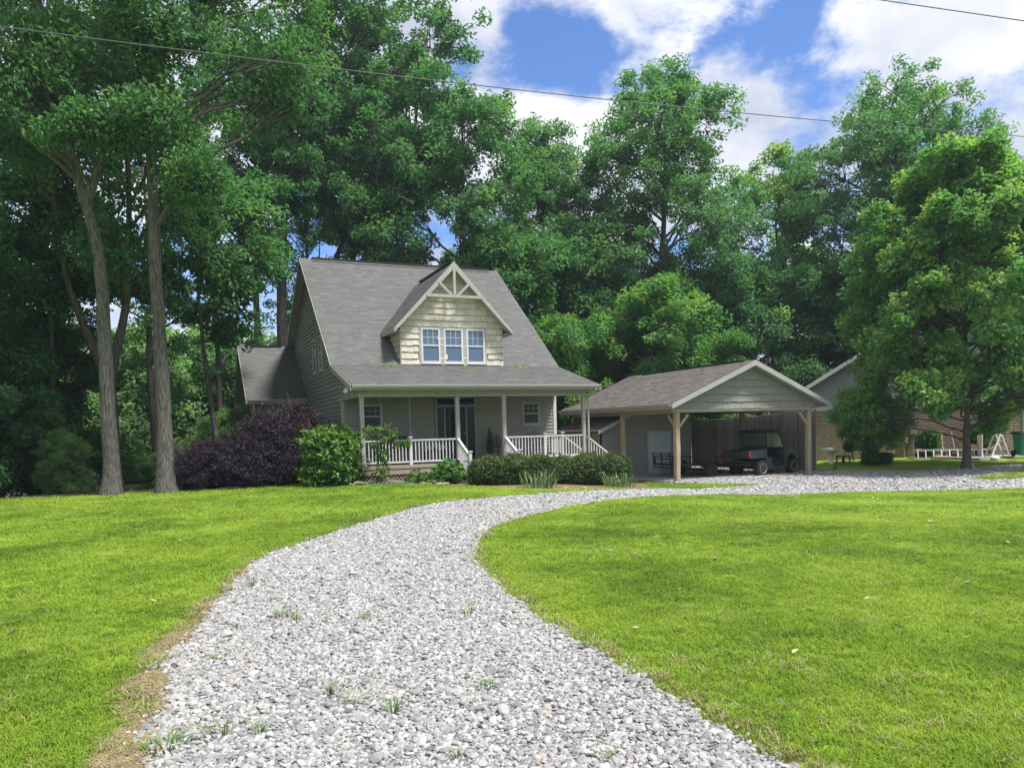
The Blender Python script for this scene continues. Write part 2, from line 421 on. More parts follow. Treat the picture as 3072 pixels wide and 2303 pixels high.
# ------------------------------------------------------------------ terrain
xs = np.concatenate([np.arange(-400, -30, 26), np.arange(-30, 62, 0.5), np.arange(62, 420, 26)])
ys = np.concatenate([np.arange(-120, -6, 20), np.arange(-6, 62, 0.5), np.arange(62, 520, 26)])
gx, gy = np.meshgrid(xs, ys); gz = tz(gx, gy)
V = np.stack([gx.ravel(), gy.ravel(), gz.ravel()], 1)
nx, ny = len(xs), len(ys)
ii, jj = np.meshgrid(np.arange(nx - 1), np.arange(ny - 1)); q = (jj * nx + ii).ravel()
me = bpy.data.meshes.new('ground'); me.from_pydata(V.tolist(), [], np.stack([q, q + 1, q + nx + 1, q + nx], 1).tolist())
me.polygons.foreach_set('use_smooth', [True] * len(me.polygons)); me.materials.append(MATS['lawn'])
setp(link('ground', me), kind='structure')

LEFT = [(-0.32, 2.6), (-0.3, 3.4), (-0.27, 4.14), (-0.24, 4.55), (-0.19, 4.99), (-0.15, 5.65), (-0.06, 6.5), (0.2, 7.79), (0.57, 9.14), (0.88, 10.3), (1.5, 11.36), (2.28, 12.6), (3.19, 13.85), (4.58, 15.49), (5.98, 16.41), (7.28, 16.67), (8.47, 16.72), (10.22, 17.23), (12.57, 18.53), (15.0, 19.4), (16.28, 19.6), (17.4, 19.6), (17.9, 20.1), (17.3, 21.3), (16.6, 22.4)]
RIGHT = [(2.62, 1.4), (2.62, 2.65), (2.59, 3.01), (2.64, 3.45), (2.67, 3.97), (2.72, 4.62), (2.77, 5.46), (2.92, 6.42), (3.08, 7.61), (3.28, 8.48), (3.61, 9.5), (4.06, 10.47), (4.96, 11.78), (6.24, 12.96), (7.62, 13.81), (9.74, 14.6), (13.65, 15.6), (16.94, 15.4), (18.6, 13.94), (20.2, 12.2), (26, 6)]
def wob(line, amp, seed):
    rg = np.random.default_rng(seed); P = np.array(smooth_line(line, 6)); n = len(P)
    w = rg.normal(0, 1, (n, 2)); w = (w + np.roll(w, 1, 0)) / 2
    return [tuple(p) for p in P + w * amp]
TOP = [(16.35, 22.3), (16.35, 24.3), (20.9, 24.4), (20.95, 31.0), (24.3, 31.0), (24.35, 23.6), (25.04, 23.25), (26.21, 21.94), (27.12, 20.54), (27.8, 19.86), (28.6, 19.3), (30.4, 18.7), (36, 17.2), (37, 8)]
leftw = wob(LEFT, 0.05, 3); rightw = wob(RIGHT, 0.03, 4)
GRAVEL = leftw + TOP + rightw[::-1]
gravel = sheet('gravel_driveway', GRAVEL, 0.008, 'gravel_bed', 0.5)
ISLAND = smooth_line([(23.6, 16.0), (24.6, 16.75), (26.13, 17.2), (28.4, 17.3), (33, 16.4), (33, 13.2), (28, 14.2), (24.7, 15.1), (23.6, 16.0)], 3)[:-1]
sheet('grass_island', ISLAND, 0.03, 'lawn', 0.6)
DIRT = smooth_line([(1.0, 10.45), (0.84, 10.50), (0.60, 9.66), (0.36, 8.75), (0.24, 8.2), (0.10, 8.0), (0.03, 7.6), (-0.03, 7.26), (-0.20, 6.7), (-0.33, 6.3), (-0.30, 5.9), (-0.46, 5.5), (-0.40, 5.1), (-0.36, 4.85), (-0.48, 4.5), (-0.50, 4.1), (-0.48, 3.4), (-0.45, 2.6), (-0.2, 2.6), (-0.13, 4.2), (-0.05, 5.6), (0.05, 6.5), (0.3, 7.8), (0.68, 9.14)], 3)
sheet('bare_soil_edge', wob(DIRT, 0.02, 5)[:-1], 0.004, 'straw_soil', 0.3)
BED = smooth_line([(8.9, 18.0), (10.91, 18.45), (12.6, 19.0), (14.0, 20.6), (15.2, 22.4), (16.0, 24.1), (15.4, 26.0), (13.9, 26.3), (13.7, 23.6), (5.3, 23.8), (3.0, 25.0), (0.4, 25.7), (0.2, 25.3), (3.6, 24.2), (5.6, 23.3), (7.0, 22.0), (8.2, 19.6)], 3)
sheet('planting_bed', BED, 0.004, 'mulch', 0.4)
wood_poly = [(-60, 26.2), (-12, 26.0), (-3, 25.4), (0.3, 25.9), (3, 25.6), (5.2, 26.0), (5.3, 38), (13.8, 38), (14, 31), (24.5, 33), (26.5, 40), (46, 40), (70, 30), (120, 40), (120, 130), (-80, 130)]
sheet('woodland_floor', wood_poly, 0.03, 'woodland_floor', 1.2)
slab = MB().box(16.3, 23.3, -0.75, 20.9, 30.7, -0.44).build('concrete_floor', 'concrete'); setp(slab, kind='structure')
padm = MB().box(31.6, 21.4, -0.5, 37.5, 24.4, -0.13).build('concrete_pad', 'concrete'); setp(padm, kind='structure')

# ------------------------------------------------------------------ gravel stones
rg = np.random.default_rng(11)
def stone_mesh(seed, mat):
    r = np.random.default_rng(seed)
    bm = bmesh.new(); bmesh.ops.create_icosphere(bm, subdivisions=2, radius=0.5)
    ax = [Vector(r.normal(0, 1, 3)).normalized() for _ in range(9)]; lim = r.uniform(0.30, 0.46, 9)
    for v in bm.verts:                       # broken faces: cut the ball by random planes
        for a, l in zip(ax, lim):
            d = v.co.dot(a)
            if d > l: v.co -= a * (d - l) * 0.95
        v.co.x *= 1.25; v.co.z *= 0.62; v.co += Vector(r.normal(0, 0.012, 3))
    me = bpy.data.meshes.new('stone'); bm.to_mesh(me); bm.free(); me.materials.append(MATS[mat])
    return me
protos = [stone_mesh(i, 'stone') for i in range(9)] + [stone_mesh(20 + i, 'stone_dark') for i in range(2)] + [stone_mesh(30, 'stone_tan')]
def polar(n, r0, r1, a0=-16, a1=66):
    r = np.sqrt(rg.uniform(r0 * r0, r1 * r1, n)); a = np.radians(rg.uniform(a0, a1, n))
    return r * np.sin(a), r * np.cos(a)
def area(r0, r1): return math.radians(82) / 2 * (r1 * r1 - r0 * r0)
P, Rr, Sc, I = [], [], [], []
for r0, r1, dens, s0 in ((2.4, 6, 4200, 0.0235), (6, 10, 3500, 0.025), (10, 16, 2500, 0.0285), (16, 24, 1200, 0.038), (24, 40, 480, 0.055)):
    n = int(area(r0, r1) * dens); x, y = polar(n, r0, r1)
    k = inside(x, y, GRAVEL) & ~inside(x, y, ISLAND)
    # a few stones stray over the edge
    st = inside(x + rg.normal(0, 0.06, n), y + rg.normal(0, 0.06, n), GRAVEL) & (rg.random(n) < 0.35)
    k |= st & ~inside(x, y, ISLAND)
    x, y = x[k], y[k]; n = len(x)
    s = s0 * rg.lognormal(0, 0.32, n)
    z = tz(x, y) + 0.008 + s * rg.uniform(0.0, 0.35, n)
    P.append(np.stack([x, y, z], 1)); Rr.append(np.stack([rg.normal(0, 0.35, n), rg.normal(0, 0.35, n), rg.uniform(0, 6.28, n)], 1))
    Sc.append(np.stack([s * rg.uniform(.85, 1.2, n), s, s * rg.uniform(.8, 1.15, n)], 1))
    u = rg.random(n); far = np.clip((np.hypot(x, y) - 14) / 8, 0, 1)
    I.append(np.where(u < 0.885, rg.integers(0, 9, n), np.where(u < 0.987, rg.integers(9, 11, n), 11)))
scatter('gravel_stones', protos, np.concatenate(P), np.concatenate(Rr), np.concatenate(Sc), np.concatenate(I), 'loose pale grey crushed stones covering the curving driveway', 'gravel')

# ------------------------------------------------------------------ grass
def tuft_mesh(seed, n, h, spread, w, mat, lean=0.5, radial=False):
    r = np.random.default_rng(seed); m = MB()
    for _ in range(n):
        a = r.uniform(0, 6.28); d = spread * math.sqrt(r.random()); x, y = d * math.cos(a), d * math.sin(a)
        hh = h * r.uniform(0.55, 1.15); t = a + r.uniform(-.6, .6) if radial else r.uniform(0, 6.28); l = hh * r.uniform(0.1, lean) * 1.6
        dx, dy = l * math.cos(t), l * math.sin(t); sx, sy = -math.sin(t) * w / 2, math.cos(t) * w / 2
        m.add([(x - sx, y - sy, -0.01), (x + sx, y + sy, -0.01), (x + dx * .35 + sx * .8, y + dy * .35 + sy * .8, hh * .6), (x + dx * .35 - sx * .8, y + dy * .35 - sy * .8, hh * .6), (x + dx, y + dy, hh * r.uniform(.8, 1))],
              [(0, 1, 2, 3), (3, 2, 4)])
    return m.mesh('tuft', mat, fix=False)
gp = [tuft_mesh(i, 18, 0.034, 0.055, 0.005, 'grass_blade', 1.0) for i in range(5)] + [tuft_mesh(40 + i, 14, 0.05, 0.05, 0.005, 'dry_blade', 1.1) for i in range(2)]
P, Rr, Sc, I = [], [], [], []
SOIL = [tuple(p) for p in DIRT]
for r0, r1, dens, sw, sh in ((2.2, 5, 1100, 1.0, 1.0), (5, 9, 700, 1.25, 1.0), (9, 15, 330, 1.7, 1.05), (15, 23, 150, 2.5, 1.2), (23, 34, 70, 3.4, 1.4)):
    n = int(area(r0, r1) * dens); x, y = polar(n, r0, r1)
    g = inside(x, y, GRAVEL); isl = inside(x, y, ISLAND); soil = inside(x, y, SOIL)
    bed = inside(x, y, BED) | inside(x, y, wood_poly) | ((x > 5.2) & (x < 14) & (y > 23.6)) | ((x > 16.3) & (x < 24.5) & (y > 23.2))
    k = (~g | isl) & ~bed & (~soil | (rg.random(n) < np.where(np.sin(x * 7 + 2 * np.sin(y * 5)) * np.sin(y * 3.1 + 1.7) > .25, .9, .12)))
    x, y, soil = x[k], y[k], soil[k]; n = len(x)
    # distance to the gravel edge: ragged longer grass along it
    edge = np.zeros(n, bool)
    for a in range(6):
        t = a * math.pi / 3; edge |= inside(x + 0.13 * math.cos(t), y + 0.13 * math.sin(t), GRAVEL)
    patch = np.sin(x * 2.1 + 1.3 * np.sin(y * 1.7)) * np.sin(y * 2.3 + 1.1 * np.sin(x * 1.9))
    h = sh * rg.uniform(0.75, 1.2, n) * (1 + 0.15 * patch) * np.where(edge & (rg.random(n) < .5), 1.35, 1.0)
    w = sw * rg.uniform(.8, 1.2, n)
    P.append(np.stack([x, y, tz(x, y) + np.where(inside(x, y, ISLAND), 0.03, 0.0)], 1)); Rr.append(np.stack([rg.normal(0, .1, n), rg.normal(0, .1, n), rg.uniform(0, 6.28, n)], 1))
    Sc.append(np.stack([w, w, h], 1))
    dry = (rg.random(n) < np.where(soil, 0.45, np.where(edge, np.where((y < 5.5) & (x > 2), .35, .16), np.where((x > 2) & (x < 4.2) & (y < 4.4), .03, .006))))
    I.append(np.where(dry, rg.integers(5, 7, n), rg.integers(0, 5, n)))
scatter('lawn_grass', gp, np.concatenate(P), np.concatenate(Rr), np.concatenate(Sc), np.concatenate(I), 'short mown bright green grass of the front lawn', 'grass')
# matted dead grass on the bare soil
n = 5200; x = rg.uniform(-0.75, 1.1, n); y = rg.uniform(2.6, 10.6, n); k = inside(x, y, SOIL); x, y = x[k], y[k]; n = len(x)
straw = MB()
for a in range(26):
    t = rg.uniform(0, 6.28); cx, cy = rg.normal(0, .035, 2); l = rg.uniform(.02, .05)
    straw.bar((cx - l * math.cos(t), cy - l * math.sin(t), rg.uniform(0, .006)), (cx + l * math.cos(t), cy + l * math.sin(t), rg.uniform(0.002, .014)), 0.0028, 0.0015)
scatter('dead_grass', [straw.mesh('straw', 'dry_blade', fix=False)], np.stack([x, y, tz(x, y) + 0.006], 1), np.stack([x * 0, x * 0, rg.uniform(0, 6.28, n)], 1), np.ones((n, 3)) * rg.uniform(.8, 1.3, (n, 1)), np.zeros(n, int), 'matted brown dead grass along the left driveway edge', 'dead grass')
# ------------------------------------------------------------------ building materials
pmat('siding', (0.255, 0.252, 0.236), (0.29, 0.286, 0.268), scale=2.5, rough=0.55, spec=0.3, attr='object', c3=(0.24, 0.238, 0.224), bump=0.08, bump_scale=70, stretch=(1, 1, 4))
pmat('shake_cream', (0.56, 0.51, 0.43), (0.67, 0.62, 0.53), scale=7, rough=0.6, attr='object', c3=(0.51, 0.46, 0.39), bump=0.5, bump_scale=26, stretch=(9, 9, .7), bdist=0.01, detail=8)
pmat('shake_grey', (0.22, 0.22, 0.19), (0.31, 0.305, 0.27), scale=7, rough=0.65, attr='object', c3=(0.25, 0.25, 0.215), bump=0.5, bump_scale=26, stretch=(9, 9, .7), bdist=0.01, detail=8)
pmat('trim', (0.33, 0.325, 0.305), (0.38, 0.375, 0.355), scale=3, rough=0.5)
pmat('trim_white', (0.55, 0.55, 0.545), (0.63, 0.63, 0.625), scale=3, rough=0.45)
pmat('soffit', (0.33, 0.325, 0.29), (0.36, 0.355, 0.32), scale=3, rough=0.6)
pmat('shingle', (0.108, 0.107, 0.106), (0.133, 0.132, 0.13), scale=9, rough=0.92, attr='pc', c3=(0.152, 0.15, 0.147), bump=0.5, bump_scale=140, bdist=0.006, spec=0.15)
pmat('shingle_brown', (0.085, 0.076, 0.07), (0.14, 0.125, 0.115), scale=5, rough=0.92, attr='pc', c3=(0.175, 0.158, 0.147), bump=0.5, bump_scale=140, bdist=0.006, spec=0.15)
pmat('roof_dark', (0.03, 0.03, 0.03), None, rough=0.9)
pmat('timber', (0.36, 0.255, 0.155), (0.50, 0.385, 0.255), scale=3, rough=0.75, stretch=(9, 9, .8), bump=0.4, bump_scale=8, attr='object', c3=(0.38, 0.31, 0.23), detail=8)
pmat('deck_wood', (0.30, 0.22, 0.17), (0.42, 0.33, 0.27), scale=3, rough=0.75, stretch=(.8, 9, 9), bump=0.3, bump_scale=8, attr='object', c3=(0.3, 0.26, 0.22))
pmat('fence_wood', (0.10, 0.092, 0.076), (0.23, 0.21, 0.175), scale=3, rough=0.85, stretch=(9, 9, .6), bump=0.5, bump_scale=8, attr='object', c3=(0.28, 0.26, 0.21), detail=8)
pmat('black_metal', (0.012, 0.012, 0.014), (0.03, 0.03, 0.032), scale=9, rough=0.5)
pmat('door_blue', (0.38, 0.44, 0.48), (0.42, 0.48, 0.52), scale=3, rough=0.5)
pmat('curtain', (0.55, 0.56, 0.58), (0.7, 0.7, 0.72), scale=2, stretch=(30, 1, 1), rough=0.9)
def glassmat(name, tint, rough=0.04, spec=0.5):
    m = bpy.data.materials.new(name); nt = nodes_of(m); N, L = nt.nodes, nt.links
    b = N.new('ShaderNodeBsdfPrincipled'); o = N.new('ShaderNodeOutputMaterial'); L.new(b.outputs[0], o.inputs[0])
    b.inputs['Base Color'].default_value = (*tint, 1); b.inputs['Roughness'].default_value = rough; b.inputs['Specular IOR Level'].default_value = spec
    nn = N.new('ShaderNodeTexNoise'); nn.inputs['Scale'].default_value = 1.4; bp = N.new('ShaderNodeBump'); bp.inputs['Strength'].default_value = 0.06; bp.inputs['Distance'].default_value = 0.05
    t = N.new('ShaderNodeTexCoord'); L.new(t.outputs['Object'], nn.inputs['Vector']); L.new(nn.outputs['Fac'], bp.inputs['Height']); L.new(bp.outputs[0], b.inputs['Normal'])
    MATS[name] = m
glassmat('glass_dark', (0.012, 0.02, 0.03), 0.06, 0.2)
glassmat('glass_sky', (0.10, 0.14, 0.22))  # blue base tint paints reflected sky into the dormer panes
H_RNG = random.Random(5)

def lap_planks(part, mp, outline, z0, z1, ex, mat, holes=(), proud=0.034):
    """overlapping boards: each course is clipped to the outline (list of half planes) and cut at the holes (u0,u1,v0,v1)"""
    v = z0
    while v < z1 - 0.005:
        t = min(v + ex, z1)
        poly = [(-100, v), (100, v), (100, t - .018), (-100, t - .018)]
        for h in outline: poly = clip(poly, *h)
        if len(poly) >= 3:
            cuts = [(max(min(p[0] for p in poly), a), min(max(p[0] for p in poly), b)) for a, b, c, d in holes if c < (v + t) / 2 < d]
            segs = [poly]
            for a, b in cuts:
                ns = []
                for s in segs:
                    ns += [clip(s, 1, 0, a), clip(s, -1, 0, -b)]
                segs = [s for s in ns if len(s) >= 3]
            for s in segs:
                m = MB(); vv, tt = v, v + ex
                m.prism(s, mp, 0.0, lambda q, vv=vv, tt=tt: 0.004 + proud * max(0, min(1, (tt - q) / (tt - vv))))
                m.build('siding_plank', mat, part)
        v += ex
def shakes(part, mp, outline, u0, u1, z0, z1, ex, mat, wmin=0.16, wmax=0.34, holes=(), name='shake'):
    v = z0; row = 0
    while v < z1:
        u = u0 - H_RNG.uniform(0, wmin)
        while u < u1:
            w = H_RNG.uniform(wmin, wmax); b = v + H_RNG.uniform(-0.018, 0.018)
            poly = [(u + 0.003, b), (u + w - 0.003, b), (u + w - 0.003, v + ex - 0.022), (u + 0.003, v + ex - 0.022)]
            for h in outline: poly = clip(poly, *h)
            ok = len(poly) >= 3 and max(p[0] for p in poly) - min(p[0] for p in poly) > 0.015
            if ok:
                cu = sum(p[0] for p in poly) / len(poly); cv = sum(p[1] for p in poly) / len(poly)
                ok = not any(a < cu < c and d < cv < e for a, c, d, e in holes)
            if ok:
                pr = H_RNG.uniform(0.035, 0.05)
                m = MB().prism(poly, mp, 0.0, lambda q, v=v, pr=pr: 0.006 + pr * max(0, min(1, (v + ex + .02 - q) / ex)))
                m.build(name, mat, part)
            u += w
        v += ex; row += 1
def shingle_field(name, mat, parent, org, ud, vd, nrm, ulen, vlen, u_lim=None, ex=0.14, tab=0.31, seed=0):
    """roof plane of overlapping tabs; u_lim(v)->(u0,u1) trims each course"""
    rg = random.Random(seed); m = MB(); org, ud, vd, nrm = map(Vector, (org, ud, vd, nrm))
    ud.normalize(); vd.normalize(); nrm.normalize()
    n = int(math.ceil(vlen / ex))
    for i in range(n):
        v0, v1 = i * ex, min((i + 1) * ex + 0.03, vlen)
        a, b = (0, ulen) if u_lim is None else u_lim(v0 + ex / 2)
        u = a - rg.uniform(0, tab)
        while u < b:
            w = tab * rg.uniform(0.55, 1.3); p, q = max(u, a), min(u + w - 0.004, b); u += w
            if q - p < 0.02: continue
            th = 0.010 + (0.004 if rg.random() < .45 else 0.0); dv = rg.uniform(-.006, .006)
            P0, P1 = org + ud * p + vd * (v0 + dv), org + ud * q + vd * (v0 + dv)
            P2, P3 = org + ud * q + vd * v1, org + ud * p + vd * v1
            m.add([P0, P1, P1 + nrm * th, P0 + nrm * th, P2 + nrm * .001, P3 + nrm * .001], [(0, 1, 2, 3), (3, 2, 4, 5)], rg.random() ** 1.6 * .9 + .01)
    o = link(name, m.mesh(name, mat, fix=False), parent); setp(o, kind='stuff')
    return o
def window(parent, mp, u0, u1, v0, v1, glass='glass_dark', trim='trim_white', grid=(3, 2), fr=0.07, name='window'):
    """double hung window: casing, two sashes with panes, muntins in the upper one"""
    m = MB()
    for a, b, c, d in ((u0, u1, v0, v0 + fr), (u0, u1, v1 - fr, v1), (u0, u0 + fr, v0 + fr, v1 - fr), (u1 - fr, u1, v0 + fr, v1 - fr)):
        m.prism([(a, c), (b, c), (b, d), (a, d)], mp, 0.0, 0.055)
    vm = (v0 + v1) / 2
    w = m.build(name, trim, parent)
    MB().prism([(u0 + fr, vm - .025), (u1 - fr, vm - .025), (u1 - fr, vm + .025), (u0 + fr, vm + .025)], mp, 0.0, 0.05).build('meeting_rail', trim, w)
    for c, d, off in ((v0 + fr, vm - .025, .022), (vm + .025, v1 - fr, .03)):
        MB().prism([(u0 + fr, c), (u1 - fr, c), (u1 - fr, d), (u0 + fr, d)], mp, 0.0, off).build('pane', glass, w)
    g = MB(); a, b, c, d = u0 + fr, u1 - fr, vm + .025, v1 - fr
    for i in range(1, grid[0]):
        u = a + (b - a) * i / grid[0]; g.prism([(u - .007, c), (u + .007, c), (u + .007, d), (u - .007, d)], mp, 0.0, 0.034)
    for i in range(1, grid[1]):
        v = c + (d - c) * i / grid[1]; g.prism([(a, v - .007), (b, v - .007), (b, v + .007), (a, v + .007)], mp, 0.0, 0.035)
    if g.v: g.build('muntin', trim, w)
    MB().prism([(u0 - .03, v0 - .04), (u1 + .03, v0 - .04), (u1 + .03, v0), (u0 - .03, v0)], mp, 0.0, 0.075).build('sill', trim, w)
    return w

# ------------------------------------------------------------------ the house
XL, XR, YF, YP = 5.3, 13.76, 26.7, 24.0
RXL, RXR = 4.98, 13.95
house = thing('house', 'taupe sided cottage with steep grey roof, front dormer and covered porch', 'house', (XL, YP, 0))
roof_pts = [(23.5, 3.17), (26.7, 4.07), (32.75, 9.05), (39.3, 5.2)]       # outside of the roof, front to back
def roof_z(y):
    for (a, b), (c, d) in zip(roof_pts, roof_pts[1:]):
        if a <= y <= c: return b + (d - b) * (y - a) / (c - a)
    return 3.0
def mp_left(u, v, d): return (XL - d, u, v)                    # wall facing -X
def mp_front(u, v, d): return (u, YF - d, v)
gable_lines = []
for (a, b), (c, d) in zip(roof_pts, roof_pts[1:]):
    s = (d - b) / (c - a)
    gable_lines.append((s, b - s * a - 0.14))                     # z <= s*y + t
# left gable wall: behind the front wall plane it reaches the ground, over the porch only above the beam
gw = MB().prism([(YF, -0.1), (38.6, -1.2), (38.6, 5.4), (32.75, 8.85), (YF, 3.88)], mp_left, -0.12, 0.0).build('gable_wall', 'siding', house)
hp = [(-s, 1, t) for s, t in gable_lines if True]
# the roof is concave at the kink, so clip courses separately in front of and behind it
kz = 4.07
lap_planks(gw, mp_left, [(-1, 0, -YF), (1, 0, 38.6), (-hp[1][0] * -1, 1, hp[1][2]), hp[2]], 0.05, 8.95, 0.16, 'siding', holes=[(30.05, 30.75, 4.15, 5.55), (31.5, 32.2, 4.15, 5.55)])
pg = MB().prism([(23.9, 2.85), (YF, 2.85), (YF, 3.9), (23.9, 3.13)], mp_left, -0.1, 0.0).build('porch_gable', 'siding', house)
lap_planks(pg, mp_left, [(-1, 0, -23.75), (1, 0, YF), (-hp[0][0] * -1, 1, hp[0][2] + .02)], 2.89, 3.95, 0.16, 'siding')
MB().box(XL - .035, 23.88, 2.80, XL + .1, YF + .02, 2.90).build('beam_cap', 'trim', house)
for a in (30.05, 31.5): window(gw, mp_left, a, a + .7, 4.15, 5.55, trim='trim_white', grid=(2, 2))
MB().box(XL - .04, YF - .02, -0.1, XL + .08, YF + .1, 2.85).build('corner_trim', 'trim', house)
MB().box(XR - .1, YF - .05, 0.2, XR + .03, YF + .08, 2.95).build('corner_trim', 'trim_white', house)
MB().prism([(YF, -0.4), (38.6, -0.4), (38.6, 5.4), (32.75, 8.85), (YF, 3.88)], lambda u, v, d: (XR + d, u, v), -0.12, 0.0).build('right_gable_wall', 'siding', house)
MB().box(XL, 38.5, -1.2, XR, 38.6, 5.4).build('rear_wall', 'siding', house)
# front wall under the porch
fw = MB().prism([(XL, 0.3), (XR, 0.3), (XR, 3.2), (XL, 3.2)], mp_front, -0.12, 0.0).build('front_wall', 'siding', house)
WL, WR, DR = (6.0, 6.75, 1.78, 2.68), (12.3, 13.04, 1.78, 2.70), (8.70, 10.38, 0.55, 2.95)
lap_planks(fw, mp_front, [(-1, 0, -XL - .08), (1, 0, XR - .1)], 0.56, 2.96, 0.135, 'siding', holes=[WL, WR, DR])
window(fw, mp_front, *WL[:2], 1.80, 2.66, trim='trim', grid=(3, 2))
window(fw, mp_front, *WR[:2], 1.80, 2.68, trim='trim', grid=(3, 2))
# doorway: door between two sidelights under a transom
m = MB()
for a, b, c, d in ((8.72, 8.80, .56, 2.94), (10.28, 10.36, .56, 2.94), (8.80, 10.28, 2.86, 2.94), (8.80, 10.28, 2.54, 2.60), (9.06, 9.12, .56, 2.54), (9.92, 9.98, .56, 2.54), (9.50, 9.55, 2.60, 2.86)):
    m.prism([(a, c), (b, c), (b, d), (a, d)], mp_front, 0, .07)
dfr = m.build('door_frame', 'siding', house)
for a, b, c, d in ((8.80, 9.50, 2.60, 2.86), (9.55, 10.28, 2.60, 2.86), (8.80, 9.06, .56, 2.54), (9.98, 10.28, .56, 2.54)):
    MB().prism([(a, c), (b, c), (b, d), (a, d)], mp_front, 0, .03).build('pane', 'glass_dark', dfr)
door = MB().prism([(9.12, .56), (9.92, .56), (9.92, 2.54), (9.12, 2.54)], mp_front, 0, .04).build('front_door', 'black_metal', house)
MB().prism([(9.24, .75), (9.80, .75), (9.80, 2.40), (9.24, 2.40)], mp_front, .04, .048).build('pane', 'glass_dark', door)
MB().tube([(9.86, YF - .04, 1.55), (9.86, YF - .1, 1.55)], .025, 8).build('handle', 'trim_white', door)

# roof: deck boards, rakes, shingles
def roof_part(y0, z0, y1, z1, name):
    s = math.hypot(y1 - y0, z1 - z0); vd = Vector((0, y1 - y0, z1 - z0)) / s; nv = Vector((0, -vd.z, vd.y))
    if nv.z < 0: nv = -nv
    m = MB()
    a, b = Vector((0, y0, z0)) - nv * .012, Vector((0, y1, z1)) - nv * .012
    vs = [(RXL + .01, *a.yz), (RXR - .01, *a.yz), (RXR - .01, *b.yz), (RXL + .01, *b.yz)]
    c, d = a - nv * .12, b - nv * .12
    vs += [(RXL + .01, *c.yz), (RXR - .01, *c.yz), (RXR - .01, *d.yz), (RXL + .01, *d.yz)]
    m.add(vs, [(0, 1, 2, 3), (7, 6, 5, 4), (0, 4, 5, 1), (1, 5, 6, 2), (2, 6, 7, 3), (3, 7, 4, 0)])
    rp = m.build(name, 'soffit', house)
    return rp, vd, nv, s
rp1, vd, nv, s1 = roof_part(23.5, 3.17, 26.7, 4.07, 'porch_roof')
shingle_field('shingles', 'shingle', rp1, (RXL, 23.46, 3.16), (1, 0, 0), vd, nv, RXR - RXL, s1 + .04, seed=1)
rp2, vd2, nv2, s2 = roof_part(26.7, 4.07, 32.75, 9.05, 'main_roof')
shingle_field('shingles', 'shingle', rp2, (RXL, 26.7, 4.07), (1, 0, 0), vd2, nv2, RXR - RXL, s2, seed=2)
rp3, vd3, nv3, s3 = roof_part(39.3, 5.2, 32.75, 9.05, 'rear_roof')
shingle_field('shingles', 'shingle', rp3, (RXL, 39.3, 5.2), (1, 0, 0), vd3, nv3, RXR - RXL, s3, seed=3)
MB().box(RXL + .5, 32.62, 9.02, RXR - .45, 32.88, 9.095).build('ridge_vent', 'roof_dark', rp2)
MB().prism([(32.55, 8.93), (32.75, 9.10), (32.95, 8.97), (32.75, 9.02)], lambda u, v, d: (d, u, v), RXL + .48, RXR - .43).build('ridge_cap', 'shingle', rp2)
for X, nm in ((RXL, 'rake_board'), (RXR, 'rake_board')):
    o = -0.03 if X < 8 else 0.0
    m = MB()
    for (a, b), (c, d) in zip(roof_pts, roof_pts[1:]):
        m.prism([(a, b - .02), (c, d - .02), (c, d - .20), (a, b - .20)], lambda u, v, dd: (dd, u, v), X + o, X + o + .03)
    m.build(nm, 'trim', house)
# gutter: an open trough along the porch eave, with downspouts
def gutter(name, parent, x0, x1, y, z, mat='trim', axis='x', h=.11, w=.11):
    pr = [(0, 0), (.02, -h), (w * .72, -h), (w, -h * .35), (w, 0), (w - .012, 0), (w - .014, -h * .3), (w * .68, -h + .012), (.032, -h + .012), (.012, 0)]
    mpx = (lambda u, v, d: (d, y - u, z + v)) if axis == 'x' else (lambda u, v, d: (y - u, d, z + v))
    return MB().prism(pr, mpx, x0, x1).build(name, mat, parent)
gt = gutter('gutter', house, RXL + .03, RXR - .03, 23.47, 3.16)
MB().box(RXL + .03, 23.475, 3.0, RXR - .03, 23.5, 3.13).build('fascia_board', 'trim', house)
MB().box(RXL + .05, 23.5, 2.99, RXR - .05, 24.0, 3.02).build('eave_soffit', 'soffit', house)
MB().tube([(13.72, 23.42, 3.06), (13.72, 23.42, 2.98), (13.68, 23.62, 2.86), (13.66, 23.86, 2.74), (13.66, 23.88, 2.66), (13.66, 23.88, .1)], .04, 8).build('downspout', 'trim', house)
# floodlight on the left rake
fl = MB().cbox(4.90, 24.05, 3.03, 4.99, 24.17, 3.10, .01).build('floodlight', 'trim_white', house)
for dy in (-.10, .10): MB().lathe([(.02, 0), (.05, .02), (.062, .10), (.055, .11)], (4.93, 24.11 + dy, 2.93), 12).build('lamp_head', 'trim_white', fl)
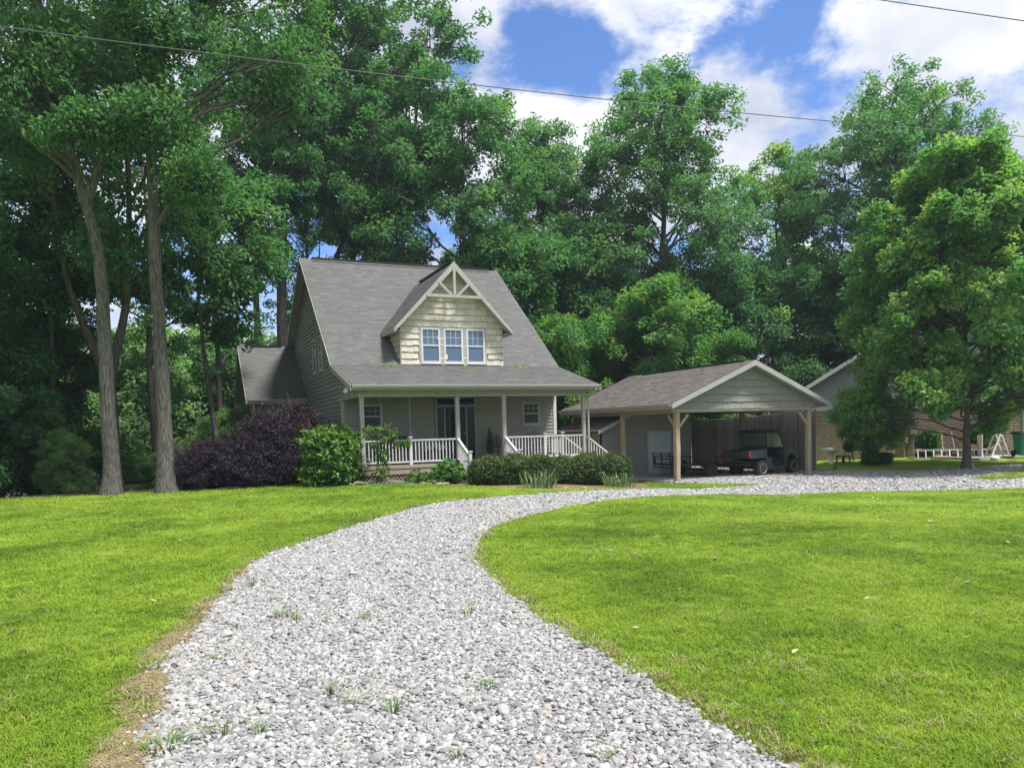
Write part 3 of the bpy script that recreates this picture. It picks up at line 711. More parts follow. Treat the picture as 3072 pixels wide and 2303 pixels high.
# ribbed panel above the porch beam, beam, posts, ceiling
bp = MB().box(XL + .05, 23.92, 2.86, 13.6, 24.08, 3.08).build('porch_beam', 'soffit', house)
rib = MB().cbox(-.045, -.012, 0, .045, .012, .2, .008).mesh('beam_panel', 'trim')
x = XL + .13
while x < 13.58:
    o = link('beam_panel', rib, bp); o.location = (x, 23.912, 2.868); x += .105
MB().box(XL + .02, 23.885, 2.80, 13.62, 24.1, 2.862).build('beam_trim', 'trim', house)
MB().box(XL, 24.1, 2.93, XR, YF, 2.98).build('porch_ceiling', 'soffit', house)
for x in (6.9, 11.7):
    MB().lathe([(.02, .0), (.09, .02), (.11, .05), (.11, .07)], (x, 25.2, 2.855), 14).build('ceiling_light', 'trim_white', house)
for x in (5.39, 8.64, 10.36, 13.53):
    m = MB().cbox(x - .068, 24 - .068, .56, x + .068, 24 + .068, 2.80, .012)
    m.cbox(x - .085, 24 - .085, .56, x + .085, 24 + .085, .68, .01).cbox(x - .08, 24 - .08, 2.70, x + .08, 24 + .08, 2.80, .01)
    m.build('porch_post', 'trim', house)
# deck
MB().box(XL, 23.86, .50, XR + .05, YF, .55).build('deck_floor', 'deck_wood', house)
for z0, z1, yy in ((.455, .545, 23.83), (.27, .45, 23.85)):
    MB().cbox(XL - .02, yy, z0, 8.52, yy + .03, z1, .004).build('rim_board', 'deck_wood', house)
    MB().cbox(10.5, yy, z0, XR + .07, yy + .03, z1, .004).build('rim_board', 'deck_wood', house)
    MB().cbox(XL - .05, 23.88, z0, XL - .02, YF, z1, .004).build('rim_board', 'deck_wood', house)
lat = MB().box(XL, 23.96, -.3, 8.5, 23.98, .26).build('lattice', 'roof_dark', house)  # near-black backing sheet, paints the shade under the deck behind the slats
sl = MB(); x = XL - .3
while x < 8.5:
    for sg in (1, -1):
        p = [(x, -.02), (x + .03, -.02), (x + .03 + .29 * sg, .27), (x + .29 * sg, .27)]
        p = clip(clip(p, -1, 0, -XL), 1, 0, 8.5)
        if len(p) >= 3: MB().prism(p, lambda u, v, d: (u, 23.9 - d, v), .012 * (sg > 0), .012 + .012 * (sg > 0)).build('lattice_slat', 'deck_wood', lat)
    x += .125
MB().box(10.5, 23.93, -.6, XR, 23.96, .27).build('skirt_board', 'deck_wood', house)
# railing
bal = MB().cbox(-.017, -.017, .68, .017, .017, 1.345, .004).mesh('baluster', 'trim_white')
def rail_run(p, q, newels=(), side=False):
    p, q = Vector(p), Vector(q); d = q - p; n = max(2, int(d.length / .112))
    m = MB().bar(p + Vector((0, 0, 1.37)), q + Vector((0, 0, 1.37)), .075, .05).bar(p + Vector((0, 0, .66)), q + Vector((0, 0, .66)), .045, .05)
    r = m.build('porch_railing', 'trim_white', house)
    for i in range(1, n):
        o = link('baluster', bal, r); o.location = p + d * i / n
    return r
def newel(x, y, z0=.55, z1=1.46):
    m = MB().cbox(x - .05, y - .05, z0, x + .05, y + .05, z1, .006).cbox(x - .075, y - .075, z1, x + .075, y + .075, z1 + .03, .008)
    return m.build('newel_post', 'trim_white', house)
for a, b in ((5.46, 6.92), (7.02, 8.57), (10.43, 11.88), (11.98, 13.46)): rail_run((a, 24, 0), (b, 24, 0))
for x in (6.97, 11.93): newel(x, 24)
rail_run((5.39, 24.07, 0), (5.39, YF, 0)); newel(13.55, 25.75); rail_run((13.55, 25.8, 0), (13.55, YF, 0))
# front stairs
st = MB()
for i, (y0, z) in enumerate(((23.55, .37), (23.25, .18))): st.cbox(8.62, y0, z - .04, 10.38, y0 + .33, z, .006).box(8.66, y0 + .02, -.3, 10.34, y0 + .05, z - .04)
st.build('front_steps', 'deck_wood', house)
def stair_rail(a, b, za, zb, n):
    a, b = Vector(a), Vector(b)
    r = MB().bar(a + Vector((0, 0, za)), b + Vector((0, 0, zb)), .075, .05).bar(a + Vector((0, 0, za - .7)), b + Vector((0, 0, zb - .7)), .045, .05).build('stair_railing', 'trim_white', house)
    for i in range(1, n):
        t = i / n; p = a.lerp(b, t); z = za + (zb - za) * t
        MB().cbox(p.x - .017, p.y - .017, z - .68, p.x + .017, p.y + .017, z - .02, .004).build('baluster', 'trim_white', r)
for x in (8.62, 10.38):
    stair_rail((x, 23.93, 0), (x, 22.88, 0), 1.36, .83, 10); newel(x, 22.83, -.1, .94)
# side stairs at the right end of the porch
ss_ = MB()
for i in range(4): ss_.cbox(13.85 + i * .27, 24.1, .40 - i * .19 - .04, 14.15 + i * .27, 25.7, .40 - i * .19, .006)
ss_.build('side_steps', 'deck_wood', house)
for y in (24.0, 25.75): stair_rail((13.6, y, 0), (14.75, y, 0), 1.35, .52, 10)

# dormer
DY, DX0, DX1, AX, AZ = 26.75, 7.52, 11.57, 9.52, 7.85
DE, DZE = (7.22, 11.82), 5.44
sl_d = (AZ - DZE) / (AX - DE[0])
def mp_dorm(u, v, d): return (u, DY - d, v)
def mp_chk(u, v, d): return (DX0 - d, u, v)
under = [(-1, 0, -DX0), (1, 0, DX1), (-sl_d, 1, AZ - .17 - sl_d * AX), (sl_d, 1, AZ - .17 + sl_d * AX)]
poly = [(DX0, 4.0), (DX1, 4.0), (DX1, 9), (DX0, 9)]
for h in under: poly = clip(poly, *h)
dorm = MB().prism(poly, mp_dorm, -.1, 0).build('dormer', 'shake_cream', house)
WD = [(8.29, 9.03), (9.17, 9.93), (10.07, 10.81)]
shakes(dorm, mp_dorm, under, DX0, DX1, 4.10, 7.7, .235, 'shake_cream', holes=[(a, b, 4.15, 5.47) for a, b in WD])
for i, (a, b) in enumerate(WD): window(house, mp_dorm, a, b, 4.17, 5.46, glass='glass_sky', trim='trim_white', grid=(3, 2), name='dormer_window')
for a, b in ((8.215, 8.29), (9.03, 9.17), (9.93, 10.07), (10.81, 10.885)): MB().prism([(a, 4.12), (b, 4.12), (b, 5.5), (a, 5.5)], mp_dorm, 0, .045).build('window_casing', 'trim', house)
chk = MB().prism([(DY, 4.05), (28.6, 5.6), (DY, 5.6)], mp_chk, -.1, 0).build('dormer_cheek', 'shake_cream', house)
shakes(chk, mp_chk, [(-1, 0, -DY), ((5.43 - 4.1) / 1.6, -1, (5.43 - 4.1) / 1.6 * DY - 4.1), (0, 1, 5.40)], DY, 28.5, 4.10, 5.4, .235, 'shake_cream')
MB().prism([(DY, 4.05), (28.6, 5.6), (DY, 5.6)], lambda u, v, d: (DX1 + d, u, v), -.1, 0).build('dormer_cheek', 'shake_cream', house)
MB().cbox(DX0 - .03, DY - .05, 4.06, DX0 + .02, DY + .03, 5.42, .004).build('corner_trim', 'trim', house)
msl = (9.05 - 4.07) / (32.75 - 26.7)
for sg in (-1, 1):
    xe = DE[0] if sg < 0 else DE[1]
    vd = Vector((AX - xe, 0, AZ - DZE)).normalized(); nv = Vector((-vd.z, 0, vd.x)) if sg < 0 else Vector((vd.z, 0, -vd.x))
    ln = math.hypot(AX - xe, AZ - DZE)
    def lim(v, sg=sg): return (0, (DZE + v * sl_d / math.hypot(1, sl_d) - 4.07) / msl + 26.7 - 26.33 + .12)
    a = [Vector((xe, 26.36, DZE)), Vector((AX, 26.36, AZ)), Vector((AX, 31.4, AZ)), Vector((xe, 28.5, DZE))]
    m = MB(); m.add([p - nv * .01 for p in a] + [p - nv * .12 for p in a], [(0, 1, 2, 3), (7, 6, 5, 4), (0, 4, 5, 1), (1, 5, 6, 2), (2, 6, 7, 3), (3, 7, 4, 0)])
    dr = m.build('dormer_roof', 'soffit', house)
    shingle_field('shingles', 'shingle', dr, (xe, 26.33, DZE), (0, 1, 0), vd, nv, 5, ln, u_lim=lim, seed=7 + sg)
    MB().prism([(xe - .03 * -sg * -1, DZE - .0), (AX, AZ), (AX, AZ - .26), (xe, DZE - .20)], lambda u, v, d: (u, 26.36 - d, v), 0, .05 + .003 * (sg > 0)).build('rake_board', 'trim', dr)
    MB().box(xe - .03 * (sg < 0), 26.32, DZE - .20, xe + .03 * (sg > 0), 28.4, DZE - .02).build('eave_board', 'trim', dr)
    MB().box(min(xe, DX0 if sg < 0 else DX1), 26.4, DZE - .17, max(xe, DX0 if sg < 0 else DX1), 28.3, DZE - .15).build('eave_soffit', 'soffit', dr)
MB().box(AX - .1, 26.4, AZ - .03, AX + .1, 30.4, AZ + .035).build('ridge_vent', 'roof_dark', house)
# king post frame under the dormer peak
tr = MB()
tr.bar((8.42, 26.32, 6.58), (10.60, 26.32, 6.58), .06, .10)
tr = tr.build('truss_beam', 'trim', house)
MB().bar((AX, 26.325, 6.64), (AX, 26.325, AZ - .2), .06, .10, up=(1, 0, 0)).build('king_post', 'trim', tr)
for sg in (-1, 1): MB().bar((AX + sg * .12, 26.322, 6.62), (AX + sg * .62, 26.322, 7.10), .055, .09).build('strut', 'trim', tr)
# left wing
def mp_wing(u, v, d): return (u, 34.75 - d, v)
def mp_wl(u, v, d): return (3.1 - d, u, v)
WY0, WYR, WZE, WZR, WX0 = 34.25, 37.8, 3.22, 5.9, 2.72
wslope = (WZR - WZE) / (WYR - WY0)
ww = MB().prism([(3.1, -1.4), (XL - .03, -1.4), (XL - .03, 3.2), (3.1, 3.2)], mp_wing, -.1, 0).build('wing_wall', 'siding', house)
lap_planks(ww, mp_wing, [(-1, 0, -3.14), (1, 0, XL - .03)], -1.3, 3.1, .16, 'siding', holes=[(3.95, 4.75, 1.4, 2.62)])
window(ww, mp_wing, 3.95, 4.75, 1.4, 2.62, trim='trim_white')
wg = MB().prism([(34.75, -1.8), (40.6, -1.8), (40.6, 3.3), (WYR, WZR - .15), (34.75, 3.3)], mp_wl, -.1, 0).build('wing_gable_wall', 'siding', house)
lap_planks(wg, mp_wl, [(-1, 0, -34.75), (1, 0, 40.6), (-wslope, 1, WZR - .15 - wslope * WYR), (wslope, 1, WZR - .15 + wslope * WYR)], -1.5, 5.8, .16, 'siding')
for sg in (-1, 1):
    ye = WYR + sg * (WYR - WY0)
    vd = Vector((0, WYR - ye, WZR - WZE)).normalized(); nv = Vector((0, -vd.z, vd.y)) if sg < 0 else Vector((0, vd.z, -vd.y))
    a = [Vector((WX0, ye, WZE)), Vector((XL, ye, WZE)), Vector((XL, WYR, WZR)), Vector((WX0, WYR, WZR))]
    m = MB(); m.add([p - nv * .012 for p in a] + [p - nv * .13 for p in a], [(0, 1, 2, 3), (7, 6, 5, 4), (0, 4, 5, 1), (1, 5, 6, 2), (2, 6, 7, 3), (3, 7, 4, 0)])
    wr = m.build('wing_roof', 'soffit', house)
    shingle_field('shingles', 'shingle', wr, (WX0, ye, WZE), (1, 0, 0), vd, nv, XL - WX0, math.hypot(WYR - ye, WZR - WZE), seed=20 + sg)
    MB().prism([(ye, WZE - .01), (WYR, WZR - .01), (WYR, WZR - .2), (ye, WZE - .2)], lambda u, v, d: (WX0 - d, u, v), 0, .03).build('rake_board', 'trim', wr)
MB().box(WX0 + .6, WYR - .12, WZR - .03, XL - .6, WYR + .12, WZR + .04).build('ridge_vent', 'roof_dark', house)
gutter('gutter', house, WX0 + .05, XL - .03, WY0, WZE)
MB().box(WX0 + .02, WY0 + .01, WZE - .2, XL - .04, WY0 + .04, WZE - .02).build('fascia_board', 'trim', house)
MB().box(WX0 + .02, WY0 + .04, WZE - .2, XL - .04, 34.75, WZE - .17).build('eave_soffit', 'soffit', house)
MB().tube([(3.35, 34.18, 3.1), (3.35, 34.2, 3.0), (3.32, 34.5, 2.75), (3.32, 34.68, 2.6), (3.32, 34.68, 0)], .045, 8).build('downspout', 'trim', house)
for yy in (WY0, WYR + WYR - WY0):                       # boxed eave returns on the gable end
    sg = 1 if yy < WYR else -1
    MB().prism([(yy, WZE - .2), (yy + sg * .75, WZE - .2), (yy + sg * .75, WZE - .02), (yy + sg * .35, WZE + .16), (yy, WZE - .03)], lambda u, v, d: (d, u, v), WX0 + .002, 3.1).build('eave_return', 'trim', house)
# ------------------------------------------------------------------ carport
GZ = -0.5
carport = thing('carport', 'open carport with brown shingle roof on rough timber posts beside the house', 'carport', (16.73, 22.75, GZ))
CX0, CX1, CAX, CAZ, CEZ, CY0, CY1 = 16.15, 23.7, 19.95, 4.02, 2.42, 22.2, 30.8
for sg in (-1, 1):
    xe = CX0 if sg < 0 else CX1
    vd = Vector((CAX - xe, 0, CAZ - CEZ)).normalized(); nv = Vector((-vd.z, 0, vd.x)) if sg < 0 else Vector((vd.z, 0, -vd.x))
    a = [Vector((xe, CY0, CEZ)), Vector((CAX, CY0, CAZ)), Vector((CAX, CY1, CAZ)), Vector((xe, CY1, CEZ))]
    m = MB(); m.add([p - nv * .012 for p in a] + [p - nv * .12 for p in a], [(0, 1, 2, 3), (7, 6, 5, 4), (0, 4, 5, 1), (1, 5, 6, 2), (2, 6, 7, 3), (3, 7, 4, 0)])
    cr_ = m.build('roof_slope', 'soffit', carport)
    shingle_field('shingles', 'shingle_brown', cr_, (xe, CY0 - .03, CEZ), (0, 1, 0), vd, nv, CY1 - CY0 + .06, math.hypot(CAX - xe, CAZ - CEZ), seed=30 + sg)
    for yy, dd in ((CY0 - .04, .04), (CY1, .04)):
        MB().prism([(xe + sg * .03, CEZ - .02), (CAX, CAZ - .01), (CAX, CAZ - .21), (xe + sg * .03, CEZ - .20)], lambda u, v, d, yy=yy: (u, yy + d, v), 0, dd + .003 * sg).build('rake_board', 'trim', cr_)
    MB().box(xe + .01 * sg, CY0, CEZ - .2, xe + .04 * sg, CY1, CEZ - .03).build('fascia_board', 'trim', cr_)
MB().box(CAX - .12, CY0 + .5, CAZ - .04, CAX + .12, CY1 - 1.2, CAZ + .03).build('ridge_vent', 'roof_dark', carport)
gutter('gutter', carport, CY0 + .02, CY1, CX0 - .03, CEZ, axis='y')
# shingled gable over the entrance
csl = (CAZ - CEZ) / (CAX - CX0)
def mp_cg(u, v, d): return (u, 22.62 - d, v)
und = [(-csl, 1, CAZ - .16 - csl * CAX), (csl, 1, CAZ - .16 + csl * CAX), (-1, 0, -16.35), (1, 0, 23.5)]
poly = [(10, 2.2), (30, 2.2), (30, 5), (10, 5)]
for h in und: poly = clip(poly, *h)
cg = MB().prism(poly, mp_cg, -.08, 0).build('front_gable', 'shake_grey', carport)
shakes(cg, mp_cg, und, 16.3, 23.6, 2.20, 4.0, .275, 'shake_grey', .2, .45)
cg2 = MB().prism(poly, lambda u, v, d: (u, 30.5 + d, v), 0, .05).build('rear_gable', 'shake_grey', carport)
MB().box(16.45, 22.60, 2.12, 23.4, 22.66, 2.20).build('gable_trim', 'trim', carport)
MB().box(16.6, 22.68, 2.09, 23.3, 22.84, 2.2).build('header_beam', 'timber', carport)
for xx in (16.73, 23.13): MB().box(xx - .08, 22.85, 2.08, xx + .08, 30.55, 2.2).build('side_beam', 'timber', carport)
MB().box(16.3, 22.7, 2.2, 23.6, 30.5, 2.24).build('ceiling', 'soffit', carport)
for px_, py_, w, br in ((16.73, 22.75, .10, 3), (23.15, 22.75, .10, 2), (16.65, 26.3, .085, 0), (16.65, 30.45, .10, 1), (23.13, 26.6, .10, 0), (23.13, 30.45, .10, 1), (19.95, 30.45, .1, 0)):
    rg_ = random.Random(int(px_ * 7 + py_ * 13)); zt = 2.09
    pts = [(px_ + rg_.uniform(-.008, .008), py_ + rg_.uniform(-.008, .008), GZ - .1 + (zt - GZ + .1) * t / 6) for t in range(7)]
    m = MB(); n = len(pts); vs = []
    for i, p in enumerate(pts):
        ww_ = w * (1 + rg_.uniform(-.05, .05)); c = ww_ * .72
        vs += [(p[0] + a, p[1] + b, p[2]) for a, b in ((-c, -ww_), (c, -ww_), (ww_, -c), (ww_, c), (c, ww_), (-c, ww_), (-ww_, c), (-ww_, -c))]
    m.add(vs, [(i * 8 + k, i * 8 + (k + 1) % 8, i * 8 + 8 + (k + 1) % 8, i * 8 + 8 + k) for i in range(n - 1) for k in range(8)] + [tuple(range(8))[::-1], tuple((n - 1) * 8 + k for k in range(8))])
    po = m.build('timber_post', 'timber', carport)
    if br:
        sx = 1 if px_ < 20 else -1
        MB().bar((px_ + sx * .05, py_, 1.52), (px_ + sx * .5, py_, 2.02), .075, .09).build('knee_brace', 'timber', po)
        if br != 2:
            sy = 1 if py_ < 26 else -1
            MB().bar((px_, py_ + sy * .05, 1.52), (px_, py_ + sy * .5, 2.02), .075, .09).build('knee_brace', 'timber', po)
# ------------------------------------------------------------------ storage shed at the back of the carport
shed = thing('storage_shed', 'grey sided storage room with pale blue door at the back of the carport', 'shed', (18.2, 26.8, GZ))
SY = 26.85
def mp_sh(u, v, d): return (u, SY - d, v)
sw = MB().prism([(15.95, GZ), (20.5, GZ), (20.5, 2.18), (17.5, 2.18), (15.95, 1.45)], mp_sh, -.1, 0).build('front_wall', 'siding', shed)
lap_planks(sw, mp_sh, [(-1, 0, -15.97), (1, 0, 20.48), (-.45, 1, 1.44 - .45 * 15.95), (0, 1, 2.17)], GZ + .04, 2.2, .13, 'siding', holes=[(18.17, 19.42, GZ - .1, 1.42)])
MB().box(20.4, SY, GZ, 20.5, 30.4, 2.18).build('side_wall', 'siding', shed)
MB().box(15.95, SY, GZ, 16.05, 30.4, 1.42).build('side_wall', 'siding', shed)
MB().prism([(15.68, 1.36), (17.5, 2.18), (17.5, 2.30), (15.68, 1.48)], mp_sh, -3.6, .25).build('lean_to_roof', 'shingle_brown', shed)
MB().prism([(15.66, 1.33), (17.5, 2.16), (17.5, 2.31), (15.66, 1.48)], mp_sh, .252, .28).build('rake_board', 'trim', shed)
MB().box(17.5, SY - .04, GZ, 17.58, SY, 2.18).build('corner_trim', 'siding', shed)
dr_ = MB().prism([(18.25, GZ + .03), (19.34, GZ + .03), (19.34, 1.34), (18.25, 1.34)], mp_sh, 0, .05).build('door', 'door_blue', shed)
m = MB()
for a, b, c, d in ((18.17, 18.25, GZ + .03, 1.42), (19.34, 19.42, GZ + .03, 1.42), (18.25, 19.34, 1.34, 1.42)): m.prism([(a, c), (b, c), (b, d), (a, d)], mp_sh, 0, .06)
m.build('door_frame', 'trim', shed)
for z in (.28, .43): MB().lathe([(.035, -.05), (.035, -.07), (.028, -.10)], (18.88, SY, z), 10, axis='y').build('door_knob', 'black_metal', dr_)
# ------------------------------------------------------------------ wooden fence behind the carport
fence = thing('wooden_fence', 'weathered grey vertical board privacy fence behind the carport', 'fence', (24.4, 23.6, GZ))
y = 23.55; i = 0; rg_ = random.Random(8)
while y < 32.4:
    w = rg_.uniform(.125, .15); t = (y - 23.55) / 8.6; top = 2.10 - .30 * t + rg_.uniform(-.035, .035); x = 24.40 + rg_.uniform(-.012, .012)
    MB().prism([(y, GZ - .05), (y + w - .006, GZ - .05), (y + w - .006, top - .03), (y + w - .03, top), (y + .025, top), (y, top - .03)], lambda u, v, d, x=x: (x + d, u, v), 0, .022).build('fence_board', 'fence_wood', fence)
    y += w
for z in (-.1, .7, 1.45): MB().box(24.43, 23.6, z, 24.48, 32.3, z + .09).build('fence_rail', 'fence_wood', fence)
for yy in (23.7, 26.5, 29.3, 32.1): MB().box(24.48, yy, GZ, 24.57, yy + .09, 1.9 - .3 * (yy - 23.7) / 8.5).build('fence_post', 'fence_wood', fence)

# ------------------------------------------------------------------ utility vehicle
pmat('utv_paint', (0.022, 0.030, 0.030), (0.032, 0.042, 0.042), scale=4, rough=0.38, spec=0.5)
pmat('utv_black', (0.018, 0.018, 0.02), (0.035, 0.035, 0.037), scale=8, rough=0.55)
pmat('tyre', (0.018, 0.018, 0.019), (0.04, 0.038, 0.036), scale=20, rough=0.85)
pmat('rim_grey', (0.30, 0.31, 0.32), (0.38, 0.39, 0.40), scale=8, rough=0.45, metal=0.4)
pmat('tail_red', (0.42, 0.012, 0.02), None, rough=0.25)
pmat('windscreen', (0.045, 0.055, 0.055), (0.06, 0.07, 0.07), scale=3, rough=0.15, spec=0.6)
utv = thing('utility_vehicle', 'dark green four wheel utility vehicle with cargo bed and roof parked under the carport', 'utility vehicle', (21.13, 23.95, GZ), R(10))
def U(m, name, mat, parent=utv, smooth=False): return m.build(name, mat, parent, smooth, world_coords=False)
body = U(MB().prism([(.25, .42), (.38, .26), (1.42, .26), (1.52, .42), (1.52, .75), (1.40, .80), (1.40, .40), (.62, .40), (.52, .74), (.2, .78)], lambda u, v, d: (u, d, v), -.70, .70), 'lower_body', 'utv_paint')
U(MB().cbox(-.70, -.45, .42, 2.05, .45, .58, .02), 'chassis', 'utv_black', body)
# cargo bed: floor, sides, tailgate
bed = U(MB().cbox(-.80, -.70, .74, .22, .70, .80, .015), 'cargo_bed', 'utv_paint')
for y0, y1 in ((-.72, -.66), (.66, .72)): U(MB().prism([(-.80, .74), (.22, .74), (.26, 1.07), (-.80, 1.05)], lambda u, v, d: (u, d, v), y0, y1), 'bed_side', 'utv_paint', bed)
U(MB().cbox(.18, -.66, .80, .24, .66, 1.12, .01), 'bed_front', 'utv_paint', bed)
tg = U(MB().cbox(-.86, -.68, .76, -.80, .68, 1.04, .012), 'tailgate', 'utv_paint')
U(MB().cbox(-.885, -.45, .82, -.86, .45, .99, .008), 'tailgate_panel', 'utv_paint', tg)
for y in (-.70, .70): U(MB().cbox(-.87, y - .035, .80, -.80, y + .035, 1.02, .008), 'tail_light', 'tail_red', bed)
U(MB().tube([(-.84, -.55, .62), (-.95, -.52, .62), (-.95, .52, .62), (-.84, .55, .62)], .025, 8).tube([(-.80, -.3, .62), (-.95, -.3, .62)], .02, 6).tube([(-.80, .3, .62), (-.95, .3, .62)], .02, 6), 'rear_bumper', 'utv_black')
# roll cage and roof
cage = MB()
for y in (-.64, .64):
    cage.tube([(.32, y, .75), (.22, y, 1.25), (.24, y, 1.74), (.30, y, 1.79), (1.02, y, 1.79), (1.10, y, 1.75), (1.44, y, 1.12), (1.50, y, .80)], .028, 8)
for x in (.24, 1.04): cage.tube([(x, -.64, 1.76), (x, .64, 1.76)], .025, 8)
U(cage, 'roll_cage', 'utv_black')
U(MB().cbox(.08, -.68, 1.78, 1.14, .68, 1.84, .025).cbox(.18, -.5, 1.84, 1.04, .5, 1.865, .012), 'roof_panel', 'utv_black')
U(MB().prism([(.24, 1.22), (.27, 1.22), (.29, 1.74), (.26, 1.74)], lambda u, v, d: (u, d, v), -.60, .60), 'rear_screen', 'windscreen')
U(MB().prism([(1.12, 1.72), (1.14, 1.72), (1.47, 1.12), (1.45, 1.12)], lambda u, v, d: (u, d, v), -.61, .61), 'windscreen', 'windscreen')
for y in (-.63,): U(MB().prism([(.36, 1.18), (1.38, 1.14), (1.08, 1.72), (.33, 1.72)], lambda u, v, d: (u, y + d, v), -.005, .005), 'side_net', 'windscreen')
# seat, dash, wheel
seat = U(MB().cbox(.45, -.58, .58, .95, .58, .74, .05), 'seat', 'utv_black')
U(MB().prism([(.36, .70), (.48, .72), (.40, 1.20), (.30, 1.18)], lambda u, v, d: (u, d, v), -.58, .58), 'seat_back', 'utv_black', seat)
U(MB().cbox(1.28, -.6, .82, 1.46, .6, 1.06, .03), 'dashboard', 'utv_black')
U(MB().tube([(1.28, .30, .95), (1.12, .30, 1.04)], .018, 6).tube([(1.12 + .16 * math.sin(a * math.pi / 8) * .4, .30 + .16 * math.cos(a * math.pi / 8), 1.04 + .16 * math.sin(a * math.pi / 8) * .9) for a in range(17)], .014, 6), 'steering_wheel', 'utv_black')
# hood and nose
hood = U(MB().prism([(1.42, .72), (1.42, 1.08), (1.62, 1.10), (2.12, .98), (2.34, .84), (2.36, .62), (2.20, .60), (2.16, .72), (1.96, .82), (1.74, .80), (1.62, .66)], lambda u, v, d: (u, d, v), -.66, .66), 'hood', 'utv_paint')
for y in (-.46, .46): U(MB().cbox(2.24, y - .13, .78, 2.36, y + .13, .90, .02), 'headlight', 'rim_grey', hood)
U(MB().tube([(2.30, -.5, .50), (2.48, -.45, .55), (2.50, -.38, .86), (2.50, .38, .86), (2.48, .45, .55), (2.30, .5, .50)], .028, 8).tube([(2.49, -.4, .68), (2.49, .4, .68)], .022, 8), 'front_guard', 'utv_black')
for x, y in ((0, -.60), (0, .60), (2.0, -.60), (2.0, .60)):
    r = .325; prof = [(.20, -.13), (.28, -.135), (.315, -.11), (r, -.06), (r, .06), (.315, .11), (.28, .135), (.20, .13)]
    w = U(MB().lathe(prof, (x, y, r), 28, axis='y'), 'wheel', 'tyre')
    kn = MB()
    for k in range(22):
        t = 2 * math.pi * k / 22
        for sgn in (-1, 1):
            c = (x + (r + .004) * math.cos(t + sgn * .07), y + sgn * .055, r + (r + .004) * math.sin(t + sgn * .07))
            kn.bar((c[0], c[1] - .04, c[2]), (c[0], c[1] + .04, c[2]), .045, .025, up=(math.cos(t), 0, math.sin(t)))
    U(kn, 'tread', 'tyre', w); setp(w.children[-1], kind='stuff')
    s = -1 if y < 0 else 1
    U(MB().lathe([(.06, .05), (.09, .10), (.14, .125), (.175, .12), (.19, .14), (.205, .142), (.205, .02)] if s > 0 else [(.06, -.05), (.09, -.10), (.14, -.125), (.175, -.12), (.19, -.14), (.205, -.142), (.205, -.02)], (x, y, r), 22, axis='y'), 'rim', 'rim_grey', w)
# coiled strap lying in the bed
# ------------------------------------------------------------------ trailer
trailer = thing('utility_trailer', 'low black steel utility trailer with pipe side rails parked behind the utility vehicle', 'trailer', (19.25, 25.0, GZ), R(8))
def T(m, name, mat, parent=trailer): return m.build(name, mat, parent, False, world_coords=False)
def tl(x): return .62 - .16 * (x + 1.5) / 3.0       # the deck slopes down towards the drawbar end
tf = T(MB().add([(-1.5, -.72, tl(-1.5) - .08), (1.5, -.72, tl(1.5) - .08), (1.5, .72, tl(1.5) - .08), (-1.5, .72, tl(-1.5) - .08), (-1.5, -.72, tl(-1.5)), (1.5, -.72, tl(1.5)), (1.5, .72, tl(1.5)), (-1.5, .72, tl(-1.5))], [(3, 2, 1, 0), (4, 5, 6, 7), (0, 1, 5, 4), (1, 2, 6, 5), (2, 3, 7, 6), (3, 0, 4, 7)]), 'deck', 'utv_black')
for y in (-.74, .74):
    m = MB().bar((-1.5, y, tl(-1.5) + .28), (1.5, y, tl(1.5) + .28), .05, .05)
    for x in (-1.48, -.5, .5, 1.48): m.bar((x, y, tl(x) - .05), (x, y, tl(x) + .28), .045, .045)
    T(m, 'side_rail', 'black_metal')
m = MB()
for z in (.45, .80, 1.02): m.bar((-1.55 - (z - .45) * .12, -.72, z), (-1.55 - (z - .45) * .12, .72, z), .04, .04)
for y in (-.72, -.24, .24, .72): m.bar((-1.55, y, .45), (-1.62, y, 1.02), .04, .04)
T(m, 'ramp_gate', 'black_metal')
T(MB().bar((1.5, -.5, tl(1.5) - .05), (2.3, 0, .42), .06, .08).bar((1.5, .5, tl(1.5) - .05), (2.3, 0, .42), .06, .08).bar((2.25, 0, .42), (2.5, 0, .42), .06, .06), 'drawbar', 'black_metal')
for y in (-.88, .88):
    w = T(MB().lathe([(.16, -.09), (.27, -.1), (.30, -.05), (.30, .05), (.27, .1), (.16, .09)], (0, y, .30), 24, axis='y'), 'wheel', 'tyre')
    T(MB().lathe([(.03, -.04), (.12, -.07), (.16, -.085), (.165, .085), (.12, .07), (.03, .04)], (0, y, .30), 18, axis='y'), 'rim', 'rim_grey', w)
    T(MB().prism([(-.42, .42), (-.30, .66), (.30, .66), (.42, .42), (.39, .42), (.28, .63), (-.28, .63), (-.39, .42)], lambda u, v, d: (u, d, v), y - .12, y + .12), 'fender', 'black_metal')
T(MB().bar((0, -.88, .30), (0, .88, .30), .05, .05), 'axle', 'black_metal')

# ------------------------------------------------------------------ neighbouring brick house
pmat('brick', (0.38, 0.245, 0.19), (0.54, 0.39, 0.315), scale=6, rough=0.85, bump=0.4, bump_scale=50, attr='object', c3=(0.36, 0.28, 0.23), bdist=0.006)
pmat('brick_mass', (0.38, 0.245, 0.19), (0.54, 0.39, 0.315), scale=6, rough=0.85, bump=0.4, bump_scale=50, attr='pc', c3=(0.36, 0.28, 0.23), bdist=0.006)
pmat('mortar', (0.12, 0.10, 0.085), (0.18, 0.155, 0.135), scale=20, rough=0.95)
pmat('siding_grey', (0.33, 0.345, 0.36), (0.38, 0.395, 0.41), scale=2, rough=0.55)
pmat('grey_box', (0.34, 0.35, 0.36), (0.4, 0.41, 0.42), scale=5, rough=0.5)
BY = 27.5
brickhouse = thing('brick_house', 'neighbouring brick house with grey sided gable partly hidden behind the maple', 'house', (36, BY, -.2))
def mp_bk(u, v, d): return (u, BY - d, v)
